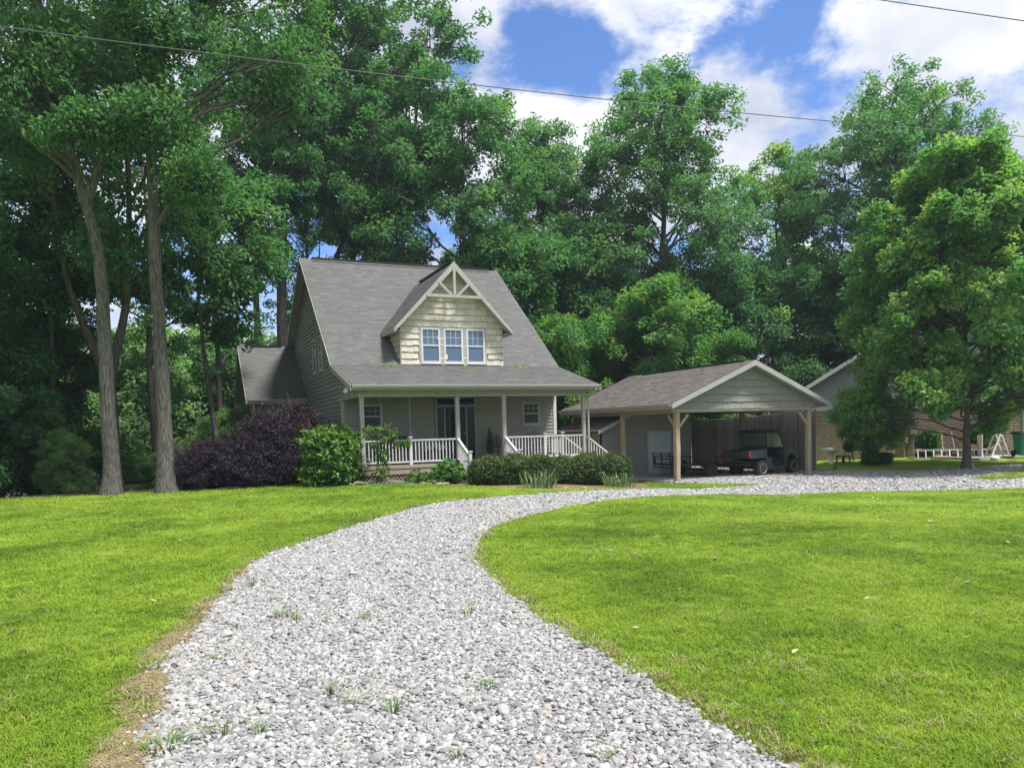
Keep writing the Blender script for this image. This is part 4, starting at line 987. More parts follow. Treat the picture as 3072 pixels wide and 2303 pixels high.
bw = MB().prism([(26.6, -.6), (46, -.6), (46, 2.14), (26.6, 2.14)], mp_bk, -.15, 0).build('brick_wall', 'mortar', brickhouse)
bmesh_ = [MB().cbox(0, -.03, 0, .285, .0, .105, .006).mesh('brick', 'brick')]
rb_ = random.Random(4); row = 0; z = -.35; count = 0; rest = MB()
cand = []
while z < 2.1:
    x = 26.6 + (row % 2) * .152
    while x < 45.7:
        cand.append((x, z)); x += .305
    z += .13; row += 1
near = sorted(cand, key=lambda c: abs(c[0] - 34.3) / 2.5 + abs(c[1] - .6) / 1.5)
sel = set(near[:300])
for c in cand:
    if c in sel:
        o = link('brick', bmesh_[0], bw); o.location = (c[0] + rb_.uniform(-.003, .003), BY - .001 - rb_.uniform(0, .003), c[1])
    else:
        rest.box(c[0], BY - .03, c[1], c[0] + .285, BY - .001, c[1] + .105, rb_.random() + .01)
ro = rest.build('brickwork', 'brick_mass', bw); setp(ro, kind='stuff')
MB().box(26.5, BY - .07, 2.14, 46.1, BY + .02, 2.36).build('frieze_board', 'trim_white', brickhouse)
bsl = .62; bax, baz = 36.2, 8.1
gl = [(-bsl, 1, baz - .2 - bsl * bax), (bsl, 1, baz - .2 + bsl * bax)]
poly = [(26.5, 2.36), (46, 2.36), (46, 9), (26.5, 9)]
for h in gl: poly = clip(poly, *h)
bg_ = MB().prism(poly, mp_bk, -.1, -.02).build('gable_wall', 'siding_grey', brickhouse)
lap_planks(bg_, lambda u, v, d: (u, BY + .02 - d, v), gl + [(-1, 0, -26.5), (1, 0, 46)], 2.36, 7.5, .15, 'siding_grey')
for sg in (-1, 1):
    xe = bax + sg * 9.4; ze = baz - bsl * 9.4
    vd = Vector((bax - xe, 0, baz - ze)).normalized(); nv = Vector((-vd.z, 0, vd.x)) if sg < 0 else Vector((vd.z, 0, -vd.x))
    a = [Vector((xe, BY - .45, ze)), Vector((bax, BY - .45, baz)), Vector((bax, BY + 10, baz)), Vector((xe, BY + 10, ze))]
    m = MB(); m.add([p for p in a] + [p - nv * .14 for p in a], [(0, 1, 2, 3), (7, 6, 5, 4), (0, 4, 5, 1), (1, 5, 6, 2), (2, 6, 7, 3), (3, 7, 4, 0)])
    rr = m.build('roof_slope', 'shingle_brown', brickhouse)
    MB().prism([(xe, ze + .01), (bax, baz + .01), (bax, baz - .2), (xe, ze - .2)], lambda u, v, d: (u, BY - .45 - d, v), 0, .03).build('rake_board', 'trim_white', rr)
MB().box(38.05, BY - .06, .5, 39.4, BY, 2.0).build('window', 'glass_dark', brickhouse)
MB().box(37.92, BY - .08, .4, 38.05, BY, 2.1).build('window_trim', 'trim', brickhouse)
MB().box(26.6, BY + .2, -.6, 46, BY + 9.8, 2.4).build('house_body', 'brick_mass', brickhouse)
for x, z0, z1, w in ((33.4, .90, 1.18, .13), (33.0, .46, .74, .15)):
    MB().cbox(x - w, BY - .19, z0, x + w, BY - .015, z1, .012).build('meter_box', 'grey_box', brickhouse)
MB().tube([(33.4, BY - .11, -.3), (33.4, BY - .11, .90)], .03, 8).build('conduit', 'grey_box', brickhouse)
MB().tube([(33.0, BY - .11, -.3), (33.0, BY - .11, .46)], .03, 8).build('conduit', 'grey_box', brickhouse)
brickhouse.location = (34.23, 23.43, -.2); brickhouse.rotation_euler = (0, 0, R(-42))
# ------------------------------------------------------------------ things in the neighbour's yard
pmat('white_paint', (0.72, 0.72, 0.71), (0.8, 0.8, 0.79), scale=4, rough=0.5)
pmat('aluminium', (0.66, 0.67, 0.68), (0.74, 0.75, 0.76), scale=6, rough=0.4, metal=0.3)
pmat('cart_green', (0.015, 0.16, 0.085), (0.02, 0.19, 0.105), scale=3, rough=0.45)
pmat('black_plastic', (0.012, 0.013, 0.015), (0.03, 0.03, 0.033), scale=6, rough=0.5)
pmat('tan_paint', (0.42, 0.32, 0.15), (0.5, 0.39, 0.2), scale=5, rough=0.6)
pmat('terracotta', (0.45, 0.2, 0.13), (0.52, 0.25, 0.17), scale=6, rough=0.8)
pmat('orange_paint', (0.55, 0.12, 0.05), (0.62, 0.16, 0.07), scale=6, rough=0.5)
bx_, by_ = 28.2, 26.3; bz = float(tz(bx_, by_))
bath = thing('pedestal_basin', 'white pedestal basin standing on the grass by the brick wall', 'basin', (bx_, by_, bz))
MB().lathe([(.14, 0), (.14, .04), (.10, .08), (.075, .2), (.07, .38), (.09, .47), (.12, .5)], (0, 0, 0), 20).build('pedestal', 'white_paint', bath, True, False)
MB().lathe([(.06, .48), (.14, .50), (.27, .58), (.33, .66), (.335, .70), (.31, .70), (.27, .64), (.1, .59), (.0, .58)], (0, 0, 0), 24).build('bowl', 'white_paint', bath, True, False)
MB().cbox(-.30, .16, .66, .30, .34, .74, .02).build('back_ledge', 'white_paint', bath, False, False)
gr = thing('barbecue_grill', 'black lidded barbecue grill beside the white pedestal basin', 'grill', (29.25, 26.15, float(tz(29.25, 26.15))))
MB().lathe([(.02, 1.02), (.2, .98), (.31, .85), (.33, .74)], (0, 0, 0), 20).build('lid', 'black_metal', gr, True, False)
MB().lathe([(.33, .73), (.31, .6), (.2, .48), (.03, .45)], (0, 0, 0), 20).build('kettle', 'black_metal', gr, True, False)
for k in range(3):
    t = k * 2.09 + .3; MB().tube([(.16 * math.cos(t), .16 * math.sin(t), .5), (.33 * math.cos(t), .33 * math.sin(t), 0)], .016, 6).build('leg', 'black_metal', gr, False, False)
MB().tube([(-.06, -.08, 1.01), (-.06, -.08, 1.06), (.06, -.08, 1.06), (.06, -.08, 1.01)], .012, 6).build('handle', 'black_metal', gr, False, False)
st_ = thing('low_stool', 'low black plastic stool between the basin and the grill', 'stool', (28.65, 26.0, float(tz(28.65, 26))))
MB().cbox(-.28, -.22, .30, .28, .22, .36, .02).build('seat', 'black_plastic', st_, False, False)
for a in (-.24, .24):
    for b in (-.18, .18): MB().bar((a, b, 0), (a * .9, b * .9, .3), .05, .05).build('leg', 'black_plastic', st_, False, False)
# aluminium extension ladder lying on its edge
lad = thing('extension_ladder', 'long aluminium ladder lying on its edge along the brick wall behind the maple', 'ladder', (30.95, 24.05, float(tz(31.5, 23.5))), R(-42))
for z, dy in ((.03, 0), (.40, .16)): MB().bar((0, dy, z), (3.0, dy, z), .035, .075).build('side_rail', 'aluminium', lad, False, False)
for k in range(9): MB().bar((.17 + k * .325, 0, .03), (.17 + k * .325, .16, .40), .05, .04).build('rung', 'aluminium', lad, False, False)
rt = thing('red_board', 'faded red board lying on the grass in front of the ladder', 'board', (31.15, 23.35, float(tz(31.5, 23.3)) + .02), R(-42))
MB().cbox(0, -.09, 0, 1.6, .09, .09, .01).build('plank', 'terracotta', rt, False, False)
# wheelbarrow, tipped forward on its tray
wb = thing('wheelbarrow', 'tan wheelbarrow resting behind the maple trunk with handles toward the wall', 'wheelbarrow', (33.0, 22.75, float(tz(33, 22.7))), R(135))
MB().add([(-.45, -.32, .62), (.45, -.36, .58), (.45, .36, .58), (-.45, .32, .62), (-.22, -.2, .30), (.30, -.24, .24), (.30, .24, .24), (-.22, .2, .30)], [(4, 5, 6, 7), (0, 1, 5, 4), (1, 2, 6, 5), (2, 3, 7, 6), (3, 0, 4, 7)]).build('tray', 'tan_paint', wb, False, False)
for y in (-.22, .22):
    MB().tube([(.75, y * .3, .2), (.2, y, .27), (-.5, y * 1.1, .36), (-1.0, y * 1.3, .48)], .022, 8).build('handle', 'timber', wb, False, False)
    MB().bar((-.2, y, .3), (-.35, y * 1.1, 0), .03, .03).build('leg', 'black_metal', wb, False, False)
w = MB().lathe([(.10, -.05), (.17, -.05), (.19, 0), (.17, .05), (.10, .05)], (.75, 0, .19), 18, axis='y').build('wheel', 'tyre', wb, False, False)
tp = thing('terracotta_pot', 'round terracotta pot set on top of the tan wheelbarrow', 'pot', (32.95, 22.85, float(tz(33, 22.7)) + .30))
MB().lathe([(.12, 0), (.2, .12), (.23, .24), (.25, .25), (.25, .3), (.22, .3), (.2, .2), (.05, .15)], (0, 0, 0), 18).build('pot', 'terracotta', tp, True, False)
for i, (x, y, tx) in enumerate(((32.45, 23.7, .25), (32.85, 23.4, -.2))):
    sh = thing('garden_tool', ('long wooden handled shovel leaning on the brick wall, left of two' if i == 0 else 'long wooden handled rake leaning on the brick wall nearer the trunk'), 'garden tool', (x, y, float(tz(x, y))), R(-42))
    MB().tube([(0, 0, .25), (tx * .2, .62, 1.15)], .02, 8).build('handle', 'timber', sh, False, False)
    if i == 0: MB().add([(-.1, -.05, 0), (.1, -.05, 0), (.11, .02, .22), (.03, .05, .3), (-.03, .05, .3), (-.11, .02, .22)], [(0, 1, 2, 3, 4, 5)]).build('blade', 'black_metal', sh, False, False)
    else:
        m = MB().bar((-.2, 0, .22), (.2, 0, .22), .03, .03)
        for k in range(9): m.bar((-.19 + k * .0475, 0, .22), (-.19 + k * .0475, -.03, .06), .01, .01)
        m.build('rake_head', 'black_metal', sh, False, False)
hm = thing('garden_cultivator', 'small orange garden tiller behind the left end of the ladder', 'tiller', (31.5, 24.2, float(tz(31.5, 24.2))), R(-40))
MB().cbox(-.16, -.12, .25, .16, .12, .48, .04).build('engine', 'orange_paint', hm, False, False)
MB().tube([(.1, -.12, .42), (.62, -.2, .86), (.72, -.2, .88)], .016, 6).tube([(.1, .12, .42), (.62, .2, .86), (.72, .2, .88)], .016, 6).build('handle', 'black_metal', hm, False, False)
for y in (-.16, .16): MB().lathe([(.05, -.02), (.15, -.03), (.15, .03), (.05, .02)], (0, y, .15), 12, axis='y').build('tine_wheel', 'black_metal', hm, False, False)
MB().cbox(-.03, -.04, .12, .03, .04, .28, .01).build('gear_case', 'black_metal', hm, False, False)
# step ladder
sl_ = thing('step_ladder', 'white folding step ladder standing left of the green bin', 'step ladder', (32.95, 21.5, -.13), R(-25))
fr_ = MB()
for y in (-.24, .24): MB().bar((-.42, y, 0), (.02, y * .85, 1.08), .03, .06).build('side_rail', 'white_paint', sl_, False, False)
for k in range(5):
    t = (k + .6) / 5.3; MB().cbox(-.42 + .44 * t - .02, -.23, 1.08 * t - .015, -.42 + .44 * t + .10, .23, 1.08 * t + .015, .005).build('tread', 'white_paint', sl_, False, False)
for y in (-.24, .24): MB().bar((.40, y, 0), (.04, y * .85, .98), .025, .04).build('rear_leg', 'white_paint', sl_, False, False)
MB().tube([(.02, -.2, 1.06), (.05, -.19, 1.28), (.07, -.12, 1.34), (.07, .12, 1.34), (.05, .19, 1.28), (.02, .2, 1.06)], .016, 8).build('hand_rail', 'white_paint', sl_, False, False)
for z in (.35, .7): MB().bar((.40 - .36 * z / .98, -.22, z), (.40 - .36 * z / .98, .22, z), .02, .03).build('brace', 'white_paint', sl_, False, False)
pn = thing('shelf_board', 'narrow white shelf board propped beside the step ladder', 'board', (32.95, 22.3, -.13), R(-25))
MB().cbox(-.02, -.18, 0, .02, .18, .95, .004).build('board', 'white_paint', pn, False, False)
bag = thing('white_sack', 'plump white sack lying at the foot of the step ladder', 'sack', (32.0, 21.0, float(tz(32, 21))), R(20))
bm = bmesh.new(); bmesh.ops.create_icosphere(bm, subdivisions=3, radius=.5)
for v in bm.verts:
    v.co.x = math.copysign(abs(v.co.x * 2) ** .7 / 2, v.co.x) * .55; v.co.y *= .34; v.co.z = v.co.z * .17 + .085 + .012 * math.sin(v.co.x * 30) * math.cos(v.co.y * 37)
me = bpy.data.meshes.new('sack'); bm.to_mesh(me); bm.free(); me.materials.append(MATS['white_paint']); me.polygons.foreach_set('use_smooth', [True] * len(me.polygons)); link('sack_body', me, bag, False)
# wheeled bin
cart = thing('wheeled_bin', 'green wheeled bin with dark lid and pale round emblem at the right edge', 'bin', (33.75, 20.85, -.13), R(-28))
MB().add([(-.24, -.24, .06), (.24, -.24, .06), (.24, .26, .06), (-.24, .26, .06), (-.32, -.33, 1.0), (.32, -.33, 1.0), (.32, .36, 1.0), (-.32, .36, 1.0)], [(3, 2, 1, 0), (4, 5, 6, 7), (0, 1, 5, 4), (1, 2, 6, 5), (2, 3, 7, 6), (3, 0, 4, 7)]).build('body', 'cart_green', cart, False, False)
MB().cbox(-.345, -.36, .95, .345, .38, 1.0, .01).build('rim', 'cart_green', cart, False, False)
MB().prism([(-.37, 1.0), (.44, 1.0), (.44, 1.04), (.2, 1.09), (-.25, 1.085), (-.38, 1.03)], lambda u, v, d: (d, u, v), -.35, .35).build('lid', 'black_plastic', cart, False, False)
MB().tube([(-.28, .42, 1.0), (-.28, .48, .98), (.28, .48, .98), (.28, .42, 1.0)], .02, 8).build('handle', 'black_plastic', cart, False, False)
for x in (-.31, .31): MB().lathe([(.03, -.03), (.14, -.035), (.15, 0), (.14, .035), (.03, .03)], (x, .26, .15), 18, axis='x').build('wheel', 'tyre', cart, False, False)
em = MB()
def mp_em(u, v, d): return (u - .02, -.245 - .09 * (v - .06) / .94 - .008 - d, v)
for k in range(3):                                   # three leaf-like blades round a gap
    t0 = k * 2.094 + .5
    pl = [(.075 * math.cos(t0 + a) * s, .66 + .075 * math.sin(t0 + a) * s) for a, s in ((0, 1), (.55, 1.05), (1.1, 1), (1.5, .75), (1.0, .45), (.3, .45), (-.2, .7))]
    em.prism(pl, mp_em, 0, .004)
em.prism([(-.06, .53), (.06, .53), (.06, .545), (-.06, .545)], mp_em, 0, .004)
em.build('emblem', 'white_paint', cart, False, False)
pot = thing('plant_pot', 'large black plant pot against the brick wall left of the step ladder', 'pot', (33.75, 22.75, -.14))
MB().lathe([(.36, 0), (.43, .5), (.47, .52), (.47, .58), (.43, .58), (.41, .5), (.1, .48)], (0, 0, 0), 22).build('tub', 'black_plastic', pot, True, False)
po = thing('metal_post', 'thin grey metal post standing behind the crape myrtle', 'post', (31.15, 25.3, float(tz(31.15, 25.3))))
MB().tube([(0, 0, -.1), (0, 0, 1.35)], .03, 8).lathe([(.04, 1.33), (.04, 1.37), (.02, 1.39)], (0, 0, 0), 8).build('pole', 'grey_box', po, False, False)

# ------------------------------------------------------------------ things on the porch
sw_ = thing('porch_swing', 'dark hanging porch swing behind the left railing on pale chains', 'swing', (6.9, 25.5, .55))
MB().cbox(-.55, -.22, .40, .55, .22, .44, .01).build('seat', 'black_metal', sw_, False, False)
MB().prism([(.18, .44), (.22, .44), (.34, .95), (.30, .95)], lambda u, v, d: (d, u, v), -.55, .55).build('backrest', 'black_metal', sw_, False, False)
for x in (-.52, .52):
    MB().cbox(x - .03, -.22, .60, x + .03, .24, .64, .006).build('armrest', 'black_metal', sw_, False, False)
    MB().bar((x, -.2, .42), (x, -.2, .62), .03, .03).build('arm_support', 'black_metal', sw_, False, False)
    MB().tube([(x, -.2, .64), (x, .0, 1.15), (x, 0, 2.38)], .009, 5).tube([(x, .2, .64), (x, 0, 1.15)], .009, 5).build('chain', 'trim_white', sw_, False, False)
def iron_chair(x, y, rz, label):
    c = thing('iron_chair', label, 'chair', (x, y, .55), rz, 'iron chairs on the porch')
    MB().lathe([(.02, .44), (.23, .44), (.24, .455), (.23, .47), (.02, .475)], (0, 0, 0), 18).build('seat', 'black_metal', c, False, False)
    m = MB()
    for k in range(3):
        r = .30 - .075 * k
        m.tube([(r * math.cos(a * math.pi / 12) * 1.0, .21 + .02 * math.sin(a * math.pi / 12), .62 + r * 1.15 * math.sin(a * math.pi / 12)) for a in range(-2, 15)], .012, 6)
    for a in range(-1, 2): m.tube([(a * .06, .21, .47), (a * .14, .22, .70 + .18)], .01, 6)
    m.tube([(-.22, .15, .46), (-.29, .2, .60)], .012, 6).tube([(.22, .15, .46), (.29, .2, .60)], .012, 6)
    m.build('backrest', 'black_metal', c, False, False)
    for a, b in ((-.2, -.16), (.2, -.16), (-.18, .17), (.18, .17)): MB().tube([(a * .8, b * .8, .45), (a * 1.15, b * 1.15, 0)], .012, 6).build('leg', 'black_metal', c, False, False)
    for s in (-1, 1): MB().tube([(s * .29, .2, .66), (s * .3, -.05, .68), (s * .26, -.18, .64), (s * .21, -.17, .46)], .012, 6).build('armrest', 'black_metal', c, False, False)
iron_chair(11.05, 26.2, R(20), 'black wrought iron chair beside the front door right of the potted evergreen')
iron_chair(12.6, 26.1, R(-10), 'black wrought iron chair under the right porch window')
tb = thing('porch_table', 'low dark table behind the railing right of the swing', 'table', (8.25, 25.2, .55))
MB().cbox(-.42, -.25, .38, .42, .25, .41, .008).build('table_top', 'black_metal', tb, False, False)
for a in (-.37, .37):
    for b in (-.2, .2): MB().bar((a, b, 0), (a, b, .38), .04, .04).build('leg', 'black_metal', tb, False, False)
# ------------------------------------------------------------------ vegetation
leafmat('leaf_forest', (0.052, 0.132, 0.062), (0.126, 0.25, 0.098), (0.22, 0.33, 0.09), 0.46, 0.4)
leafmat('leaf_oak', (0.068, 0.160, 0.074), (0.150, 0.29, 0.112), (0.25, 0.36, 0.105), 0.46, 0.4)
leafmat('leaf_bright', (0.06, 0.155, 0.055), (0.135, 0.275, 0.08), (0.26, 0.38, 0.10), 0.45)
leafmat('leaf_painted_sun', (0.14, 0.25, 0.11), (0.27, 0.40, 0.17), (0.38, 0.46, 0.18), 0.5)  # paler leaf colour stands in for sunlight on the foliage
leafmat('leaf_yellow', (0.12, 0.21, 0.05), (0.23, 0.34, 0.07), (0.34, 0.42, 0.09), 0.48)
leafmat('leaf_maple', (0.095, 0.215, 0.075), (0.205, 0.365, 0.10), (0.40, 0.48, 0.11), 0.47)
leafmat('leaf_purple', (0.016, 0.011, 0.020), (0.045, 0.030, 0.052), (0.085, 0.05, 0.07), 0.2, tcol=(1.3, 0.7, 0.9))
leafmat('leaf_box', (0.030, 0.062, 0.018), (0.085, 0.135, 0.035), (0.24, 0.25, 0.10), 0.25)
leafmat('leaf_shrub', (0.040, 0.115, 0.030), (0.115, 0.235, 0.05), (0.24, 0.34, 0.08), 0.38)
leafmat('leaf_hosta', (0.030, 0.10, 0.020), (0.075, 0.19, 0.040), (0.14, 0.27, 0.07), 0.3)
leafmat('leaf_iris', (0.09, 0.155, 0.075), (0.19, 0.27, 0.13), (0.36, 0.36, 0.20), 0.3)
leafmat('petal_white', (0.70, 0.70, 0.66), (0.82, 0.82, 0.80), (0.8, 0.8, 0.75), 0.3, tcol=(1, 1, 1))
pmat('bark_grey', (0.04, 0.038, 0.034), (0.165, 0.155, 0.138), scale=9, rough=0.9, stretch=(3, 3, .45), bump=1.0, bump_scale=9, bdist=0.05, detail=9)
pmat('bark_brown', (0.04, 0.034, 0.028), (0.12, 0.10, 0.085), scale=5, rough=0.9, stretch=(3, 3, .4), bump=1.0, bump_scale=9, bdist=0.05, detail=9)
pmat('bark_smooth', (0.06, 0.052, 0.045), (0.13, 0.115, 0.10), scale=6, rough=0.85, stretch=(1, 1, .8), bump=0.5, bump_scale=20, bdist=0.02)
pmat('twig', (0.10, 0.07, 0.05), (0.18, 0.14, 0.10), scale=6, rough=0.85)

class Wood:
    def __init__(s): s.v = []; s.f = []; s.n = 0
    def tube(s, P, r, k):
        P = np.asarray(P, float); n = len(P); r = np.broadcast_to(np.asarray(r, float), (n,))
        T = np.gradient(P, axis=0); T /= np.linalg.norm(T, axis=1, keepdims=True) + 1e-9
        ref = np.array([1., 0, 0]) if abs(T[0, 0]) < .8 else np.array([0, 1., 0])
        A = ref - T * (T @ ref)[:, None]; A /= np.linalg.norm(A, axis=1, keepdims=True) + 1e-9
        B = np.cross(T, A); t = np.arange(k) * 2 * np.pi / k
        V = P[:, None] + r[:, None, None] * (A[:, None] * np.cos(t)[None, :, None] + B[:, None] * np.sin(t)[None, :, None])
        i, j = np.meshgrid(np.arange(n - 1), np.arange(k), indexing='ij')
        F = np.stack([i * k + j, i * k + (j + 1) % k, (i + 1) * k + (j + 1) % k, (i + 1) * k + j], -1).reshape(-1, 4) + s.n
        s.v.append(V.reshape(-1, 3)); s.f.append(F); s.n += n * k
    def mesh(s, name, mat):
        me = bpy.data.meshes.new(name); V = np.concatenate(s.v); F = np.concatenate(s.f)
        quads(me, V, F); me.polygons.foreach_set('use_smooth', np.ones(len(F), bool)); me.materials.append(MATS[mat]); me.update()
        return me
def quads(me, V, F):
    k = F.shape[1]
    me.vertices.add(len(V)); me.vertices.foreach_set('co', V.astype(np.float32).ravel())
    me.loops.add(F.size); me.loops.foreach_set('vertex_index', F.astype(np.int32).ravel())
    me.polygons.add(len(F)); me.polygons.foreach_set('loop_start', np.arange(0, F.size, k, dtype=np.int32)); me.polygons.foreach_set('loop_total', np.full(len(F), k, np.int32))
    me.update(calc_edges=True)
def leaves(name, C, out, size, mat, r, aspect=.5, droop=.35, up=.6, lr=None, tip=None, fold=.18):
    """one small folded blade (two triangles) per centre"""
    n = len(C)
    nz = r.normal(0, 1, (n, 3)) * .55 + out * .45; nz[:, 2] += up; nz /= np.linalg.norm(nz, axis=1, keepdims=True)
    a = r.normal(0, 1, (n, 3)) + out * .5; a[:, 2] -= droop; a -= nz * (a * nz).sum(1, keepdims=True); a /= np.linalg.norm(a, axis=1, keepdims=True) + 1e-9
    b = np.cross(nz, a); L = (size * r.uniform(.7, 1.3, n))[:, None]; Wd = L * aspect * .5
    base = C - a * L * .5; tp = C + a * L * .5 - nz * L * .12
    mid = C - a * L * .06
    V = np.stack([base, mid + b * Wd + nz * L * fold, tp, mid - b * Wd + nz * L * fold], 1).reshape(-1, 3)
    i = np.arange(n) * 4
    F = np.stack([np.stack([i, i + 1, i + 2], 1), np.stack([i, i + 2, i + 3], 1)], 1).reshape(-1, 3)
    me = bpy.data.meshes.new(name); quads(me, V, F)
    lr = r.random(n) if lr is None else np.clip(lr, 0, 1); tip = np.zeros(n) if tip is None else np.clip(tip, 0, 1)
    for nm, d in (('lr', lr), ('tip', tip)):
        at = me.attributes.new(nm, 'FLOAT', 'FACE'); at.data.foreach_set('value', np.repeat(d, 2).astype(np.float32))
    me.materials.append(MATS[mat])
    return me
def bez(p0, p1, p2, n):
    t = np.linspace(0, 1, n)[:, None]
    return (1 - t) ** 2 * p0 + 2 * t * (1 - t) * p1 + t * t * p2
def trunk_path(pts, n, r, wob=.03):
    P = np.array(smooth_line(pts, n)); w = r.normal(0, wob, P.shape); w[:, 2] = 0; w[0] = 0
    return P + np.cumsum(w, 0) * .4
def auto_lobes(z0, z1, Rad, n, r, shape='oval', cx=0, cy=0):
    L = []; n = int(n * 1.5)
    for i in range(n):
        t = (i + .5) / n
        if shape == 'oval': pr = math.sin(math.pi * (.12 + .80 * t)) ** .75
        elif shape == 'vase': pr = (.35 + .75 * t) * (1 if t < .8 else (1 - (t - .8) * 2.2))
        elif shape == 'cone': pr = (1 - .85 * t) * (.75 if t < .1 else 1)
        else: pr = 1 - .35 * t
        a = i * 2.39996 + r.uniform(-.4, .4); rr = Rad * pr * (r.uniform(.66, .92) if i % 3 else r.uniform(.25, .5))
        s = Rad * r.uniform(.25, .39) * (.65 + .45 * pr)
        L.append((cx + rr * math.cos(a), cy + rr * math.sin(a), z0 + (z1 - z0) * t + r.uniform(-.4, .4), s, s, s * r.uniform(.6, .85)))
    return L
def split(lobes, seed, k=3, f=.62):
    r = np.random.default_rng(seed); o = []
    for l in lobes:
        for i in range(k):
            d = r.normal(0, 1, 3); d /= np.linalg.norm(d); q = np.array(l[3:6])
            o.append((*(np.array(l[:3]) + d * q * .75), *(q * f * r.uniform(.8, 1.15))))
    return o
def grow(name, trunks, radii, lobes, seed, leaf='leaf_forest', bark='bark_brown', ncl=18, nleaf=66, lsize=.2, clr=.42, droop=.35, up=.8, aspect=.5, tipf=.12, limb=.35, sides=12, limb_from=.35, tiplo=0.0, flare=1.0, flat=.72):
    """trunk and crown meshes of a tree. trunks: lists of points (first is the main one); lobes: foliage masses carried by limbs"""
    r = np.random.default_rng(seed); W = Wood(); paths = []
    for tp, rd in zip(trunks, radii):
        P = trunk_path(tp, 5, r); t = np.linspace(0, 1, len(P))
        rad = rd[0] + (rd[1] - rd[0]) * t ** .8
        if rd is radii[0] and flare: rad = rad * (1 + .55 * flare * np.exp(-(P[:, 2] - P[0, 2]) / .35))
        W.tube(P, rad * (1 + r.normal(0, .02, len(P))), sides); paths.append((P, rad))
    C, O, LR, TP = [], [], [], []
    zt = max(l[2] + l[5] for l in lobes)
    cen = np.mean([l[:3] for l in lobes], 0)
    for lo in lobes:
        c = np.array(lo[:3]); ra = np.array(lo[3:6])
        best = None                                   # limb leaves the nearest trunk, below the mass it carries
        for P, rad in paths:
            hd = np.linalg.norm(P[:, :2] - c[:2], axis=1); want = c[2] - limb_from * hd * 1.6 - .3 * ra[2]
            k = int(np.argmin(np.abs(P[:, 2] - want) + .35 * hd)); sc = hd[k] + abs(P[k, 2] - want[k])
            if best is None or sc < best[0]: best = (sc, P[k], rad[k])
        p0 = best[1]; ln = np.linalg.norm(c - p0)
        ctrl = p0 + (c - p0) * .5 + np.array([0, 0, .16 * ln * r.uniform(.2, 1.4)]) + r.normal(0, .06 * ln, 3)
        B = bez(p0, ctrl, c, 8); B[1:-1] += r.normal(0, .018 * ln, (6, 3))
        r0 = min(best[2] * .62, .02 + limb * .055 * ln ** .8); W.tube(B, np.linspace(r0, .018, 8), 6)
        for _ in range(ncl):
            d = r.normal(0, 1, 3); d /= np.linalg.norm(d); f = r.uniform(.25, 1.0) ** .45
            cc = c + d * ra * f * r.uniform(.85, 1.2)
            k = r.integers(3, 8); q0 = B[k]; m = (q0 + cc) / 2 + np.array([0, 0, .08 * np.linalg.norm(cc - q0)]) + r.normal(0, .05, 3)
            W.tube(bez(q0, m, cc, 4), np.array([.022, .016, .011, .006]) * (1 + .3 * ra[0]), 3)
            n = int(nleaf * r.uniform(.6, 1.4)); rr = clr * 1.45 * r.uniform(.75, 1.25)
            u = r.normal(0, 1, (n, 3)); u *= (r.random(n) ** .42 / np.linalg.norm(u, axis=1))[:, None]
            X = u * np.array([rr, rr, rr * flat]) + cc; X[:, 2] -= droop * .25 * np.linalg.norm(X[:, :2] - cc[:2], axis=1)
            o = X - cen; o /= np.linalg.norm(o, axis=1, keepdims=True) + 1e-6
            C.append(X); O.append(o)
            LR.append(np.clip(r.normal(.45, .16) + r.normal(0, .18, n), 0, 1))
            young = tipf * (1.6 if f > .8 and d[2] > .1 else .25)          # fresh shoots sit on the outer twigs
            TP.append(np.full(n, r.uniform(.35, 1.0) if r.random() < young else tiplo) * r.uniform(.5, 1, n))
    C = np.concatenate(C); O = np.concatenate(O)
    lm = leaves(name + '_crown', C, O, lsize, leaf, r, aspect, droop, up, np.concatenate(LR), np.concatenate(TP))
    return W.mesh(name + '_trunk', bark), lm
def plant(name, label, cat, meshes, x, y, rz=0.0, s=1.0, sz=None, group=None, dz=0.0, parts=('trunk', 'crown')):
    o = thing(name, label, cat, (x, y, float(tz(x, y)) - .05 + dz), rz, group)
    o.scale = (s, s, sz or s)
    for nm, me in zip(parts, meshes): link(nm, me, o, False)
    return o
rT = np.random.default_rng(77)
WOODS = 'trees of the wood behind the house'
